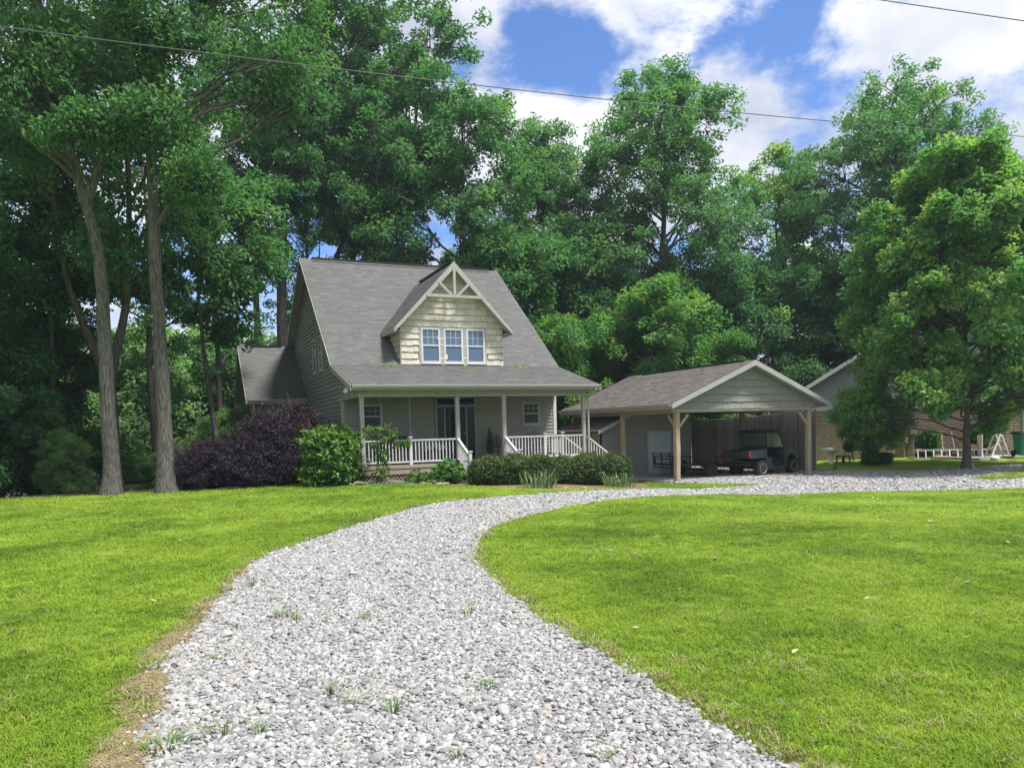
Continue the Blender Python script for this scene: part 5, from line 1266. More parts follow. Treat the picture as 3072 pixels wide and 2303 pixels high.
# --- two tall trunks at the left edge of the lawn
lob = [(-2.6, -.3, 16, 2.2, 2.2, 1.9), (-1.2, 1.2, 18.5, 2.4, 2.4, 2), (-3.4, .8, 12.6, 1.9, 1.9, 1.4), (.2, -1.2, 15.6, 2.0, 2.0, 1.6), (1.3, .4, 18, 2.2, 2.2, 1.8), (-2.2, -1.6, 19.5, 2.1, 2.1, 1.8), (0, 0, 21, 2.4, 2.4, 2), (-4.6, -.5, 17.5, 1.9, 1.9, 1.6), (1.6, -1.0, 13.6, 1.6, 1.6, 1.2), (-4.2, 1.5, 15, 1.8, 1.8, 1.4), (-2.6, 1.8, 21.5, 2.0, 2.0, 1.6), (-4.8, -.8, 13.2, 1.6, 1.6, 1.3), (.6, -1.6, 11.8, 1.5, 1.5, 1.0)]
t1 = grow('forked_tree', [[(0, 0, -.1), (.05, 0, 2), (.08, 0, 4.5), (.08, 0, 6.4), (-.08, 0, 7.8), (-.55, .1, 10.1), (-.85, .2, 12.6), (-1.3, .3, 15.5), (-1.8, .3, 19)], [(-.2, 0, 8.4), (.1, .1, 9.5), (.38, .2, 10.8), (.45, .2, 14), (.5, .3, 19.5)], [(-.6, 0, 10.4), (-1.5, -.1, 12.4), (-2.6, -.1, 14.4), (-3.8, -.2, 17)]],
          [(.25, .06), (.15, .04), (.12, .03)], split([l for l in lob if l[2] > 12.2] + [(.1, -1.2, 10.2, 1.1, .8, .8), (-1.0, -1.1, 12.2, 1.3, .9, .9), (-2.2, -1.0, 11.2, 1.2, .9, .8)], 1), 101, 'leaf_forest', 'bark_grey', ncl=8, nleaf=84, lsize=.18, clr=.42, droop=.7, aspect=.4, tipf=.16, sides=14)
plant('hardwood_tree', 'tall tree with pale mottled leaning trunk forking high, leftmost trunk at the lawn edge', 'tree', t1, -1.93, 24.97)
lob = [(.8, -.8, 14, 2.0, 2.0, 1.6), (-1.3, .3, 15.5, 2, 2, 1.6), (1.8, .6, 16.5, 2.2, 2.2, 1.8), (0, -1, 18, 2.4, 2.4, 2), (3.0, -.3, 15.2, 2.0, 2.0, 1.6), (2.6, .8, 12.6, 1.8, 1.8, 1.4), (3.6, 0, 18, 2, 2, 1.8), (1.2, .4, 20.5, 2.4, 2.4, 2), (-.6, -.8, 11.6, 1.3, 1.3, 1.0), (1.6, -1.4, 11.0, 1.5, 1.5, 1.1), (3.4, -.6, 10.6, 1.4, 1.4, 1.1), (4.4, .4, 13.2, 1.7, 1.7, 1.3), (-2.0, .8, 12.8, 1.4, 1.4, 1.1)]
t2 = grow('straight_tree', [[(0, 0, -.1), (.02, 0, 3), (-.03, 0, 7), (.06, 0, 11), (-.05, 0, 15), (.2, 0, 20)]], [(.27, .05)], split([l for l in lob if l[2] > 11.8] + [(.2, -1.2, 10.6, 1.1, .8, .8), (.1, -1.2, 13.4, 1.3, .9, .9), (1.0, -1.1, 9.0, 1.0, .8, .7)], 2), 102, 'leaf_forest', 'bark_grey', ncl=8, nleaf=84, lsize=.18, clr=.42, droop=.6, aspect=.42, tipf=.14, sides=14)
plant('hardwood_tree', 'tall tree with straight thick grey furrowed trunk left of the purple bushes', 'tree', t2, -.43, 24.68)
# --- dark trees between and behind them
lob = auto_lobes(7, 17, 4.0, 14, rT, 'oval')
t3 = grow('v_tree', [[(0, 0, -.1), (0, 0, 2.8), (.05, 0, 4.2), (.6, 0, 6.5), (.9, .2, 10), (.8, .3, 15)], [(0, 0, 4.0), (-.6, 0, 5.6), (-1.2, 0, 8), (-1.4, 0, 12)]], [(.27, .05), (.2, .04)], lob, 103, 'leaf_forest', 'bark_brown', ncl=15, nleaf=84, lsize=.20, clr=.42, tipf=.08)
plant('hardwood_tree', 'dark tree dividing low into a V close behind the pale leftmost trunk', 'tree', t3, -2.1, 29.3)
tall = grow('tall_tree', [[(0, 0, -.1), (.1, 0, 5), (-.1, .1, 10), (.2, 0, 16), (.1, .1, 22)]], [(.33, .05)], auto_lobes(12, 24, 4.6, 18, rT, 'oval'), 104, 'leaf_forest', 'bark_brown', ncl=10, nleaf=95, lsize=.215, clr=0.396, tipf=.08, droop=.5)
tall2 = grow('tall_tree', [[(0, 0, -.1), (-.1, 0, 6), (.3, .1, 11), (.9, 0, 16), (1.2, .1, 21)], [(.3, .1, 10.5), (-.8, 0, 14), (-1.6, .3, 19)]], [(.36, .05), (.2, .04)], auto_lobes(12.5, 25.5, 5.2, 19, rT, 'vase'), 105, 'leaf_forest', 'bark_brown', ncl=10, nleaf=95, lsize=.215, clr=0.396, tipf=.08, droop=.5)
lean = grow('lean_tree', [[(0, 0, -.1), (.5, 0, 5), (1.4, 0, 9.5), (2.6, 0, 13), (4.2, .1, 16), (5.6, .2, 18)], [(3.2, 0, 14), (3.0, .2, 17), (3.3, .2, 20)]], [(.26, .05), (.13, .04)], auto_lobes(12.5, 21.5, 4.0, 15, rT, 'oval', 3.6, 0), 106, 'leaf_forest', 'bark_brown', ncl=8, nleaf=86, lsize=.215, clr=0.378, tipf=.06)
fork = grow('fork_tree', [[(0, 0, -.1), (.05, 0, 5), (0, 0, 9.8), (-.1, 0, 13), (.1, 0, 17)], [(0, 0, 9.6), (1.2, 0, 11.4), (1.9, 0, 13.8)]], [(.19, .04), (.12, .03)], auto_lobes(11, 19.5, 3.4, 13, rT, 'oval'), 107, 'leaf_forest', 'bark_smooth', ncl=8, nleaf=86, lsize=.21, clr=0.378, tipf=.06)
dense = grow('dense_tree', [[(0, 0, -.1), (.1, .1, 5), (-.1, 0, 10), (0, 0, 17)]], [(.3, .05)], auto_lobes(3.2, 18.5, 5.0, 24, rT, 'oval'), 108, 'leaf_forest', 'bark_brown', ncl=16, nleaf=92, lsize=.23, clr=.48, tipf=.07)
airy = grow('airy_tree', [[(0, 0, -.1), (.1, 0, 6), (-.1, .1, 12), (.2, 0, 19)], [(0, 0, 8), (.9, 0, 11), (1.6, .2, 15)]], [(.19, .03), (.09, .02)], auto_lobes(6.5, 20, 3.6, 20, rT, 'oval'), 120, 'leaf_forest', 'bark_smooth', ncl=5, nleaf=70, lsize=.18, clr=.34, tipf=.08)
for x, y, a, s, lb in ((-7.2, 33, .3, .9, 'slim airy tree standing left of the leaning trunk'), (-4.2, 37, 1.9, 1.0, 'slim airy tree seen between the leaning and straight left trunks'), (-1.0, 38.5, 3.3, 1.05, 'slim airy tree just right of the thick straight trunk'), (1.9, 40, 4.6, 1.0, 'slim airy tree behind the left wing gable'), (-10.5, 36, 5.4, 1.0, 'slim airy tree at the left edge of the picture'), (8.0, 48.5, .9, 1.05, 'slim airy tree behind the left part of the ridge')):
    plant('airy_tree', lb, 'tree', airy, x, y, a, s, group='slim airy trees of the wood')
plant('hardwood_tree', 'dark straight trunk rising behind the left wing roof, left of two', 'tree', tall, 4.3, 44.1, 0, .95)
plant('hardwood_tree', 'thick dark trunk rising behind the main ridge end, right of two', 'tree', tall2, 5.6, 43.6, .4, 1.16)
plant('hardwood_tree', 'dark trunk leaning to the right above the left half of the ridge', 'tree', lean, 6.9, 45.1, -.2, 1.05)
plant('hardwood_tree', 'dark trunk standing behind the middle of the house ridge', 'tree', tall, 10.1, 45.5, 2.1, 1.12)
plant('hardwood_tree', 'slim dark trunk with a Y fork showing above the ridge left of the dormer', 'tree', fork, 10.6, 41.6, -.3, 1.02)
plant('hardwood_tree', 'dense dark round tree behind the dormer peak', 'tree', dense, 15.0, 39.6, .5, .98, 1.12)
plant('hardwood_tree', 'very tall spreading tree reaching the top of the picture above the dormer', 'tree', tall2, 13.0, 46.8, 2.6, 1.3, 1.27)
slim = grow('slender_tree', [[(0, 0, -.1), (-.3, 0, 3), (-.55, 0, 6), (-.6, 0, 9), (-.4, 0, 12)], [(-.55, 0, 7.2), (.3, 0, 8.6), (.8, 0, 10)]], [(.14, .03), (.07, .02)], auto_lobes(6.5, 13, 2.7, 11, rT, 'oval'), 109, 'leaf_forest', 'bark_smooth', ncl=13, nleaf=49, lsize=.24, clr=0.405, tipf=.1)
plant('slender_tree', 'slender dark trunked tree standing beside the left wing of the house', 'tree', slim, 1.6, 32.6)
plant('slender_tree', 'slender dark trunk in the shade between the two tall left trunks and the edge', 'tree', slim, -4.2, 31.0, 2.2, .95)
# --- crowns to the right
oak = grow('oak_tree', [[(0, 0, -.1), (.1, 0, 5), (-.1, .1, 10), (.2, 0, 15), (.3, 0, 20)]], [(.42, .05)], auto_lobes(4.5, 20.5, 6.0, 32, rT, 'oval') + [(.8, 0, 22, 1.3, 1.3, 1.2), (-1.2, .6, 21.5, 1.4, 1.4, 1.2), (1.9, .2, 21.3, 1.0, 1.0, 1.2)], 110, 'leaf_oak', 'bark_brown', ncl=17, nleaf=92, lsize=.215, clr=.42, tipf=.1)
broad = grow('broad_tree', [[(0, 0, -.1), (.1, 0, 5), (-.1, .1, 9.5), (-.6, 0, 14), (-1.4, 0, 19)], [(-.1, .1, 9), (1.0, 0, 13), (2.2, .2, 18)], [(0, 0, 8.5), (.4, -.6, 13), (.5, -.8, 18)]], [(.45, .05), (.25, .05), (.2, .04)], auto_lobes(6.5, 19.5, 7.4, 34, rT, 'oval') + [(-1.6, 0, 20.6, 2.2, 2.2, 1.6), (2.6, 0, 21.3, 2.5, 2.5, 1.8), (4.9, .3, 17.6, 1.6, 1.6, 1.4), (-4.6, 0, 15.6, 1.8, 1.8, 1.6)], 111, 'leaf_oak', 'bark_brown', ncl=17, nleaf=92, lsize=.215, clr=.44, tipf=.08)
plant('oak_tree', 'big oak with ragged crown in the middle of the treeline behind the carport', 'tree', oak, 27.3, 38.4, 0, 1.03)
plant('oak_tree', 'oak crown left of the big middle oak, right of the sky gap', 'tree', oak, 21.8, 43.0, 2.0, .88, .93)
plant('broad_tree', 'big tree with broad twin topped crown against the blue sky at right', 'tree', broad, 40.6, 33.0, .75, 1.02, 1.03)
plant('broad_tree', 'tree crown at the right edge beyond the maple', 'tree', broad, 53.0, 33.0, 2.4, .85, .9)
yel = grow('yellow_tree', [[(0, 0, -.1), (.1, 0, 6), (.3, 0, 12), (.9, 0, 18)], [(.2, 0, 9), (-.8, 0, 13), (-1.2, 0, 17)]], [(.24, .04), (.14, .03)], auto_lobes(6, 19, 3.6, 17, rT, 'oval'), 112, 'leaf_yellow', 'bark_smooth', ncl=13, nleaf=54, lsize=.27, clr=.5, tipf=.25)
plant('yellow_green_tree', 'yellow green tree top between the middle oak and the twin topped tree', 'tree', yel, 38.2, 39.8, .4, 1.0, 1.04)
# --- understorey
young = grow('young_maple', [[(0, 0, -.1), (.1, 0, 3), (0, 0, 7)], [(0, 0, 1.2), (.9, .2, 4), (1.4, .2, 7)]], [(.13, .03), (.09, .02)], auto_lobes(1.6, 8.6, 3.1, 18, rT, 'oval'), 113, 'leaf_bright', 'bark_smooth', ncl=16, nleaf=82, lsize=.18, clr=.36, tipf=.35, droop=.6, tiplo=.05)
young2 = grow('young_maple', [[(0, 0, -.1), (-.1, 0, 3), (0, 0, 7)]], [(.13, .03)], auto_lobes(1.2, 7.6, 3.3, 17, rT, 'round'), 114, 'leaf_bright', 'bark_smooth', ncl=16, nleaf=82, lsize=.18, clr=.36, tipf=.35, droop=.6, tiplo=.05)
pale = grow('pale_bush', [[(0, 0, -.1), (-.1, 0, 3), (0, 0, 7)]], [(.13, .03)], auto_lobes(.6, 7.6, 3.6, 17, rT, 'round'), 116, 'leaf_painted_sun', 'bark_smooth', ncl=18, nleaf=69, lsize=.22, clr=.42, tipf=.2)
under = grow('understorey_tree', [[(0, 0, -.1), (.1, 0, 3), (0, 0, 8)]], [(.16, .03)], auto_lobes(.8, 9.5, 3.4, 18, rT, 'round'), 115, 'leaf_forest', 'bark_brown', ncl=16, nleaf=82, lsize=.20, clr=.42, tipf=.12)
plant('young_tree', 'bright green young tree between the house roof and the carport', 'tree', young2, 17.4, 33.6, .3, .95, 1.0)
plant('young_tree', 'large bright green young tree right behind the carport ridge', 'tree', young, 22.9, 33.2, 1.1, 1.18, 1.1)
plant('young_tree', 'bright green young tree behind the right slope of the carport', 'tree', young2, 26.9, 34.2, 2.2, .92, 1.0)
UL = 'shaded understorey tree in the dark thicket left of the tall trunks'
for (x, y, a, s), UL in zip(((-6.2, 28.5, .2, .8), (-9.0, 30.5, 1.9, .9), (-4.4, 33.5, 3.0, .75), (-12.5, 31.5, .9, 1.1), (-7.0, 36.5, 4.2, .95)), ('nearest shaded leafy tree left of the leaning trunk', 'shaded leafy tree at the left edge of the lawn, second from the edge', 'shaded tree just behind the V shaped dark trunk', 'shaded leafy tree cut by the left edge of the picture', 'taller shaded tree behind the thicket at the left')):
    plant('understorey_tree', UL, 'tree', under, x, y, a, s, group='thicket at the left')
UM = 'dark green tree in the mass behind the house gable and carport roof'
for x, y, a, s, sz in ((17.0, 37.5, .3, 1.15, 1.3), (19.6, 39.8, 2.4, 1.25, 1.45), (24.5, 40.5, 1.0, 1.2, 1.15), (31.0, 35.5, 3.9, 1.1, 1.2), (34.6, 33.6, 5.1, 1.1, 1.15), (30.0, 40.5, 2.1, 1.25, 1.3)):
    UM = {17.0: 'dark green tree right behind the right slope of the house roof', 19.6: 'tall dark green tree below the sky gap right of the dormer', 24.5: 'dark green tree behind the bright young trees at the carport', 31.0: 'dark green tree right above the carport gable peak', 34.6: 'dark green tree left of the brick house gable', 30.0: 'dark green tree filling below the yellow green tree top'}[x]
    plant('understorey_tree', UM, 'tree', under, x, y, a, s, sz, group='dark trees behind the carport')
# bushes seen between the left trunks, sunlight painted into their pale leaf colour
BL = 'sunlit pale green bushy tree beyond the left trunks'
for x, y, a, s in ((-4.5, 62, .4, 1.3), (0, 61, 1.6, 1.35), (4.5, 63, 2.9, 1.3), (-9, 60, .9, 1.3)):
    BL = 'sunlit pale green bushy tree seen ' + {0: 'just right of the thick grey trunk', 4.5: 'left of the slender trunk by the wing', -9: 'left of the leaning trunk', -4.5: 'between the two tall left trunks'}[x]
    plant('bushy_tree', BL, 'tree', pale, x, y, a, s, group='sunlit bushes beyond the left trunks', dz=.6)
for x, y, a, s in ((-.9, 31.5, .2, .2), (.6, 33.0, 1.8, .22), (-3.4, 27.6, 2.7, .26), (2.2, 37.2, .7, .5)):  # saplings in shade, brightened by the same sun-painted leaf colour
    plant('bushy_tree', 'small bright leafy sapling ' + {-.9: 'between the leaning and the straight trunk', .6: 'just right of the thick straight trunk', -3.4: 'left of the leaning trunk base', 2.2: 'against the wing gable wall'}[x], 'tree', pale, x, y, a, s, group='saplings on the woodland floor')
for x, y, a, s in ((-20, 44, 0, 1.1), (-14, 48, 1, 1.1), (8.5, 64, 5, .9), (-4, 72, 3, 1.3), (3, 72, 1, 1.3), (-12, 70, 3, 1.3), (11.5, 58, .5, 1.0), (-26, 38, 1.4, 1.2), (-17, 36, 2.2, 1.05)):
    plant('thicket_tree', 'low leafy tree closing the far edge of the wood at the left', 'tree', under, x, y, a, s, .8 * s, group='far thicket at the left')
# the wood goes on behind
BG = 'tree in the far rank of the wood behind house and carport'
k = 0
for x, y, s in ((-24, 44, .75), (-17, 42, .62), (10, 60, .55), (15, 57, .6), (20, 54, .68), (26, 53, .72), (32, 51, .72), (38, 50, .7), (44, 45, .68), (50, 43, .72), (57, 41, .8), (63, 34, .9), (-16, 56, .6), (48, 37, .6), (60, 47, .8)):
    k += 1
    plant('wood_tree', BG, 'tree', (dense, oak, tall)[k % 3 if s > .9 else k % 2], x, y, k * 1.7, s, group='far rank of the wood')
# ------------------------------------------------------------------ the maple by the gravel
maple_lobes = []
for i in range(64):
    t = (i + .5) / 64; z = 2.75 + 10.2 * t
    pr = float(np.interp(z, [1.5, 3, 4.5, 7.9, 10.3, 12.2, 14], [.82, .92, .98, 1.0, .76, .46, .12])) 
    a = i * 2.39996; rr = 4.25 * pr * (.92 if i % 3 else .5); s = .92 * (.62 + .42 * pr) * rT.uniform(.8, 1.2)
    maple_lobes.append((rr * math.cos(a), rr * math.sin(a), z + rT.uniform(-.3, .3), s, s, s * 1.05))
maple_lobes += [(.2, 0, 13.4, .75, .75, 1.0), (-.3, .2, 12.4, 1.0, 1.0, 1.0)]
mp_ = grow('maple', [[(0, 0, -.15), (.02, 0, 1.2), (0, 0, 2.4), (.1, .1, 6), (0, 0, 11.5)]], [(.185, .04)], split(maple_lobes, 9, 3, .72), 201, 'leaf_maple', 'bark_smooth', ncl=11, nleaf=62, lsize=.175, flat=.9, up=.75, clr=.27, droop=.5, aspect=.75, tipf=.36, sides=14, limb_from=.12, flare=1.1, limb=.13)
mpl = plant('maple_tree', 'round crowned maple with yellow green shoots standing at the gravel edge on the right', 'tree', mp_, 28.5, 19.8, 0, .94, .94)
sc = MB().prism([(-.10, .02), (.13, .0), (.10, .2), (.02, .30), (-.06, .24)], lambda u, v, d: (.10 + u * .8 - d * .3, -.235 + v * .38 - d, v), 0, .03)
sc.build('bark_scar', 'deck_wood', mpl, False, False)

# ------------------------------------------------------------------ shrubs
def bush_mesh(name, blobs, n, lsize, leaf, seed, bark='twig', aspect=.5, droop=.3, up=.5, shell=.55, noise=.12, stems=14, tipf=.1, wisps=0, spread=.25, tip_top=0.0):
    """leafy shrub: leaves through the outer part of the blobs (x,y,z,rx,ry,rz), stems from the ground; wisps are shoots that stand out"""
    r = np.random.default_rng(seed); W = Wood(); B = np.array(blobs); vol = (B[:, 3] * B[:, 4] + B[:, 4] * B[:, 5] + B[:, 3] * B[:, 5]); pk = r.choice(len(B), n, p=vol / vol.sum())
    d = r.normal(0, 1, (n, 3)); d /= np.linalg.norm(d, axis=1, keepdims=True)
    lump = 1 + noise * (np.sin(d[:, 0] * 7 + pk) * np.sin(d[:, 1] * 6.3 + 2 * pk) + .7 * np.sin(d[:, 2] * 9 + d[:, 0] * 8))
    f = (shell + (1 - shell) * r.random(n) ** .6) * lump + r.normal(0, .025, n)
    C = B[pk, :3] + d * B[pk, 3:6] * f[:, None]
    keep = C[:, 2] > .03; C, d, pk, f = C[keep], d[keep], pk[keep], f[keep]
    tip = np.where((r.random(len(C)) < tipf) & (f > .85), r.uniform(.3, 1, len(C)), 0)
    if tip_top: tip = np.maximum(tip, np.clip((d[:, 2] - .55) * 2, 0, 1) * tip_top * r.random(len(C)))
    lr = np.clip(.45 + .25 * np.sin(d[:, 0] * 5 + pk * 2) * np.sin(d[:, 1] * 6) + r.normal(0, .2, len(C)), 0, 1)
    for i in range(stems):
        b = B[r.integers(len(B))]; e = b[:3] + r.normal(0, .45, 3) * b[3:6]; s = np.array([b[0] * spread + r.normal(0, .08), b[1] * spread + r.normal(0, .08), -.05])
        W.tube(bez(s, (s + e) / 2 + np.array([0, 0, .2]), e, 6), np.linspace(.022, .006, 6), 5)
    ex = []
    for i in range(wisps):
        b = B[r.integers(len(B))]; dd = r.normal(0, 1, 3); dd[2] = abs(dd[2]) * 1.3 + .3; dd /= np.linalg.norm(dd)
        s = b[:3] + dd * b[3:6] * .7; e = b[:3] + dd * b[3:6] * r.uniform(1.1, 1.45); e[2] -= .05
        P = bez(s, (s + e) / 2 + np.array([0, 0, .12]), e, 5); W.tube(P, np.linspace(.008, .003, 5), 3)
        m = r.integers(10, 26); t = r.random(m); q = s + (e - s) * t[:, None] + r.normal(0, .035, (m, 3)); ex.append((q, np.repeat(dd[None], m, 0)))
    if ex:
        C = np.concatenate([C] + [e[0] for e in ex]); dx = np.concatenate([e[1] for e in ex]); d = np.concatenate([d, dx])
        lr = np.concatenate([lr, r.random(len(dx))]); tip = np.concatenate([tip, np.where(r.random(len(dx)) < tipf * 2, .6, 0)])
    lm = leaves(name + '_leaves', C, d, lsize, leaf, r, aspect, droop, up, lr, tip)
    return W.mesh(name + '_stems', bark), lm
SP = ('stems', 'foliage')
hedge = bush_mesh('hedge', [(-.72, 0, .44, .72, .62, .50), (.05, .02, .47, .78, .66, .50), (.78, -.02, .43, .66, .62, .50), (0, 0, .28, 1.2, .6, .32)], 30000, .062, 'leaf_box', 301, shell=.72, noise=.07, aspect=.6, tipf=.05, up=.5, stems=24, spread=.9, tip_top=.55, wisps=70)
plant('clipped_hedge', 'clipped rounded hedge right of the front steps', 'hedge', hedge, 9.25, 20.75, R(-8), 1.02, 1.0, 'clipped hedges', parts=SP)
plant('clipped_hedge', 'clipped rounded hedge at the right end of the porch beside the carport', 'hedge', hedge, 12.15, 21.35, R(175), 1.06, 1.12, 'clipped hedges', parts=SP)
purple = bush_mesh('purple_bush', [(-.6, 0, .9, 1.0, .9, .9), (.5, .1, 1.2, 1.05, .9, 1.1), (0, 0, .6, 1.5, 1.1, .65), (.1, .2, 1.8, .7, .65, .6)], 36000, .066, 'leaf_purple', 302, shell=.45, noise=.2, aspect=.42, tipf=.12, wisps=200, stems=22, droop=.6)
plant('purple_bush', 'large dark purple leaved bush in front of the left wing', 'bush', purple, 2.4, 25.3, .3, 1.05, 1.0, 'dark purple bushes', parts=SP)
plant('purple_bush', 'dark purple bush reaching up the gable wall beside the porch', 'bush', purple, 3.9, 26.3, 2.0, 1.1, 1.13, 'dark purple bushes', parts=SP)
plant('purple_bush', 'lowest dark purple bush at the left end beside the grey trunk', 'bush', purple, .75, 25.6, 4.0, .85, .66, 'dark purple bushes', parts=SP)
gsh = bush_mesh('green_shrub', [(0, 0, .9, .95, .85, .8), (-.35, 0, 1.3, .65, .6, .6), (.4, 0, 1.35, .6, .6, .55), (0, 0, .5, 1.1, .9, .5)], 8200, .155, 'leaf_shrub', 303, shell=.5, noise=.16, aspect=.48, tipf=.3, droop=.9, up=.7, wisps=60, stems=16)
plant('green_shrub', 'rounded green shrub with pointed drooping leaves at the left porch corner', 'shrub', gsh, 4.35, 23.85, .5, 1.0, 1.0, parts=SP)
sap = grow('sapling', [[(0, 0, -.05), (.02, 0, .6), (0, 0, 1.2), (.03, 0, 1.7)]], [(.02, .008)], [(-.35, 0, 1.75, .28, .25, .2), (.1, 0, 1.8, .3, .3, .2), (.45, 0, 1.55, .3, .25, .2), (-.05, 0, 1.35, .3, .3, .25), (.7, .05, 1.35, .2, .2, .12), (0, 0, .45, .3, .25, .3), (.1, 0, .95, .25, .25, .2)], 304, 'leaf_shrub', 'twig', ncl=9, nleaf=17, lsize=.13, clr=.11, droop=1.4, up=.3, aspect=.3, tipf=.3, flare=0, sides=6, limb=.2)
plant('fruit_sapling', 'thin sapling with narrow drooping leaves in front of the left porch railing', 'sapling', sap, 5.75, 23.0)
def broadleaf(name, n, h, rad, size, seed, mat):
    r = np.random.default_rng(seed); W = Wood(); C = []; D = []
    for i in range(n):
        a = r.uniform(0, 6.28); q = math.sqrt(r.random()); z = h * (1 - .75 * q ** 2) * r.uniform(.55, 1.05); p = np.array([rad * q * math.cos(a), rad * q * math.sin(a), z])
        W.tube(bez(np.array([p[0] * .2, p[1] * .2, 0]), np.array([p[0] * .5, p[1] * .5, z * .9]), p, 4), [.007, .006, .005, .004], 4); C.append(p); D.append([math.cos(a), math.sin(a), .3])
    return W.mesh(name + '_stems', 'twig'), leaves(name + '_leaves', np.array(C), np.array(D), size, mat, r, .78, .9, .8, None, (r.random(n) < .2) * .6, .1)
hos = broadleaf('hydrangea', 330, .82, .72, .20, 305, 'leaf_hosta')
plant('broadleaf_plant', 'broad leaved dark green plant left of the front steps newel', 'plant', hos, 7.75, 22.45, parts=SP)
hos2 = broadleaf('hosta', 120, .5, .45, .15, 306, 'leaf_shrub')
plant('broadleaf_plant', 'smaller yellow green plant in front of the lattice', 'plant', hos2, 6.85, 22.95, parts=SP)
def iris_mesh(seed, n, rad, h):
    r = random.Random(seed); m = MB(); lr = []
    for i in range(n):
        a = r.uniform(0, 6.28); d = rad * math.sqrt(r.random()); x, y = d * math.cos(a), d * math.sin(a) * .6; hh = h * r.uniform(.6, 1.15); w = r.uniform(.012, .02)
        t = a + r.uniform(-.7, .7); l = hh * r.uniform(.1, .75); sx, sy = -math.sin(t) * w, math.cos(t) * w; dx, dy = l * math.cos(t), l * math.sin(t)
        m.add([(x - sx, y - sy, -.02), (x + sx, y + sy, -.02), (x + dx * .3 + sx, y + dy * .3 + sy, hh * .55), (x + dx * .3 - sx, y + dy * .3 - sy, hh * .55), (x + dx * .7 + sx * .7, y + dy * .7 + sy * .7, hh * .88), (x + dx * .7 - sx * .7, y + dy * .7 - sy * .7, hh * .88), (x + dx, y + dy, hh * r.uniform(.85, 1))], [(0, 1, 2, 3), (3, 2, 4, 5), (5, 4, 6)])
        lr += [r.random()] * 3
    me = m.mesh('iris', 'leaf_iris', fix=False)
    at = me.attributes.new('lr', 'FLOAT', 'FACE'); at.data.foreach_set('value', lr)
    at = me.attributes.new('tip', 'FLOAT', 'FACE'); at.data.foreach_set('value', [.7 * (x > .86) for x in lr])
    return me
for x, y, s, lb in ((9.15, 18.85, 1, 'clump of sword leaved irises in front of the left hedge'), (12.35, 19.75, 2, 'clump of sword leaved irises in front of the right hedge')):
    plant('iris_clump', lb, 'plant', [iris_mesh(s, 78, .52, .5)], x, y, 0, 1.0, 1.0, 'iris clumps', parts=('blades',))
# crape myrtle and small plants by the brick wall
cm = grow('crape_myrtle', [[(0, 0, -.05), (.05, 0, .8), (.15, 0, 2.0)]] + [[(a * .12, b * .12, -.05), (a * .25, b * .2, .8), (a * .7, b * .5, 2.0)] for a, b in ((1, 0), (-1, .3), (.4, 1), (-.5, -.9), (.8, -.7))], [(.03, .012)] * 6, auto_lobes(1.15, 3.0, 1.5, 15, rT, 'oval'), 307, 'leaf_painted_sun', 'timber', ncl=17, nleaf=34, lsize=.13, clr=.2, droop=.6, tipf=.3, flare=0, sides=6, limb=.12)  # light painted into the paler leaves, the maple shades this spot
plant('crape_myrtle', 'bushy many stemmed crape myrtle in front of the brick wall', 'tree', cm, 28.6, 24.6, 0, 1.12)
lowb = bush_mesh('low_bush', [(0, 0, .3, .62, .5, .34)], 2600, .12, 'leaf_shrub', 308, shell=.35, noise=.2, tipf=.1, wisps=16)
plant('low_bush', 'low dark bush at the foot of the crape myrtle', 'bush', lowb, 28.75, 24.25, 0, 1.25, .95, parts=SP)
plant('low_bush', 'leafy green bush behind the ladder', 'bush', lowb, 31.95, 24.15, 1.4, .85, 2.1, parts=SP)
plant('potted_bush', 'bright green bush growing in the large black pot', 'bush', lowb, 33.75, 22.75, 2.4, 1.0, 1.9, dz=.45, parts=SP)
dg = tuft_mesh(77, 70, .5, .16, .006, 'dry_blade', .35)
plant('dry_grass_clump', 'tuft of dry upright grass in front of the green bin', 'grass clump', [dg], 30.0, 19.0, parts=('blades',))
plant('small_weed', 'small bluish weed clump at the gravel edge near the fence end', 'plant', [iris_mesh(9, 26, .16, .3)], 25.3, 23.4, parts=('blades',))
# porch plants
ever = bush_mesh('evergreen', [(0, 0, .35, .15, .15, .25), (0, 0, .62, .12, .12, .3), (0, 0, .92, .07, .07, .2)], 2600, .035, 'leaf_forest', 309, shell=.5, noise=.05, stems=3)
e = thing('potted_evergreen', 'slim dark conical evergreen in a pot beside the front door', 'potted plant', (10.72, 26.25, .55))
MB().lathe([(.09, 0), (.12, .16), (.13, .17), (.13, .2), (.11, .2), (.02, .19)], (0, 0, 0), 14).build('pot', 'black_plastic', e, True, False)
link('foliage', ever[1], e, False).location = (0, 0, .08)
w_ = thing('white_flowers', 'bowl of white flowers standing on the low porch table', 'flowers', (8.25, 25.2, .55 + .41))
MB().lathe([(.08, 0), (.14, .08), (.15, .1), (.13, .1), (.02, .06)], (0, 0, 0), 14).build('bowl', 'black_plastic', w_, True, False)
rr_ = np.random.default_rng(4); d_ = rr_.normal(0, 1, (520, 3)); d_ /= np.linalg.norm(d_, axis=1, keepdims=True); d_[:, 2] = abs(d_[:, 2])
hc = np.array([(-.26, 0, .06), (0, 0, .12), (.25, .02, .07), (.12, -.1, .04)])[rr_.integers(0, 4, 520)]
link('blossoms', leaves('blossoms', hc + d_ * .13, d_, .07, 'petal_white', rr_, .9, 0, .4), w_, False)
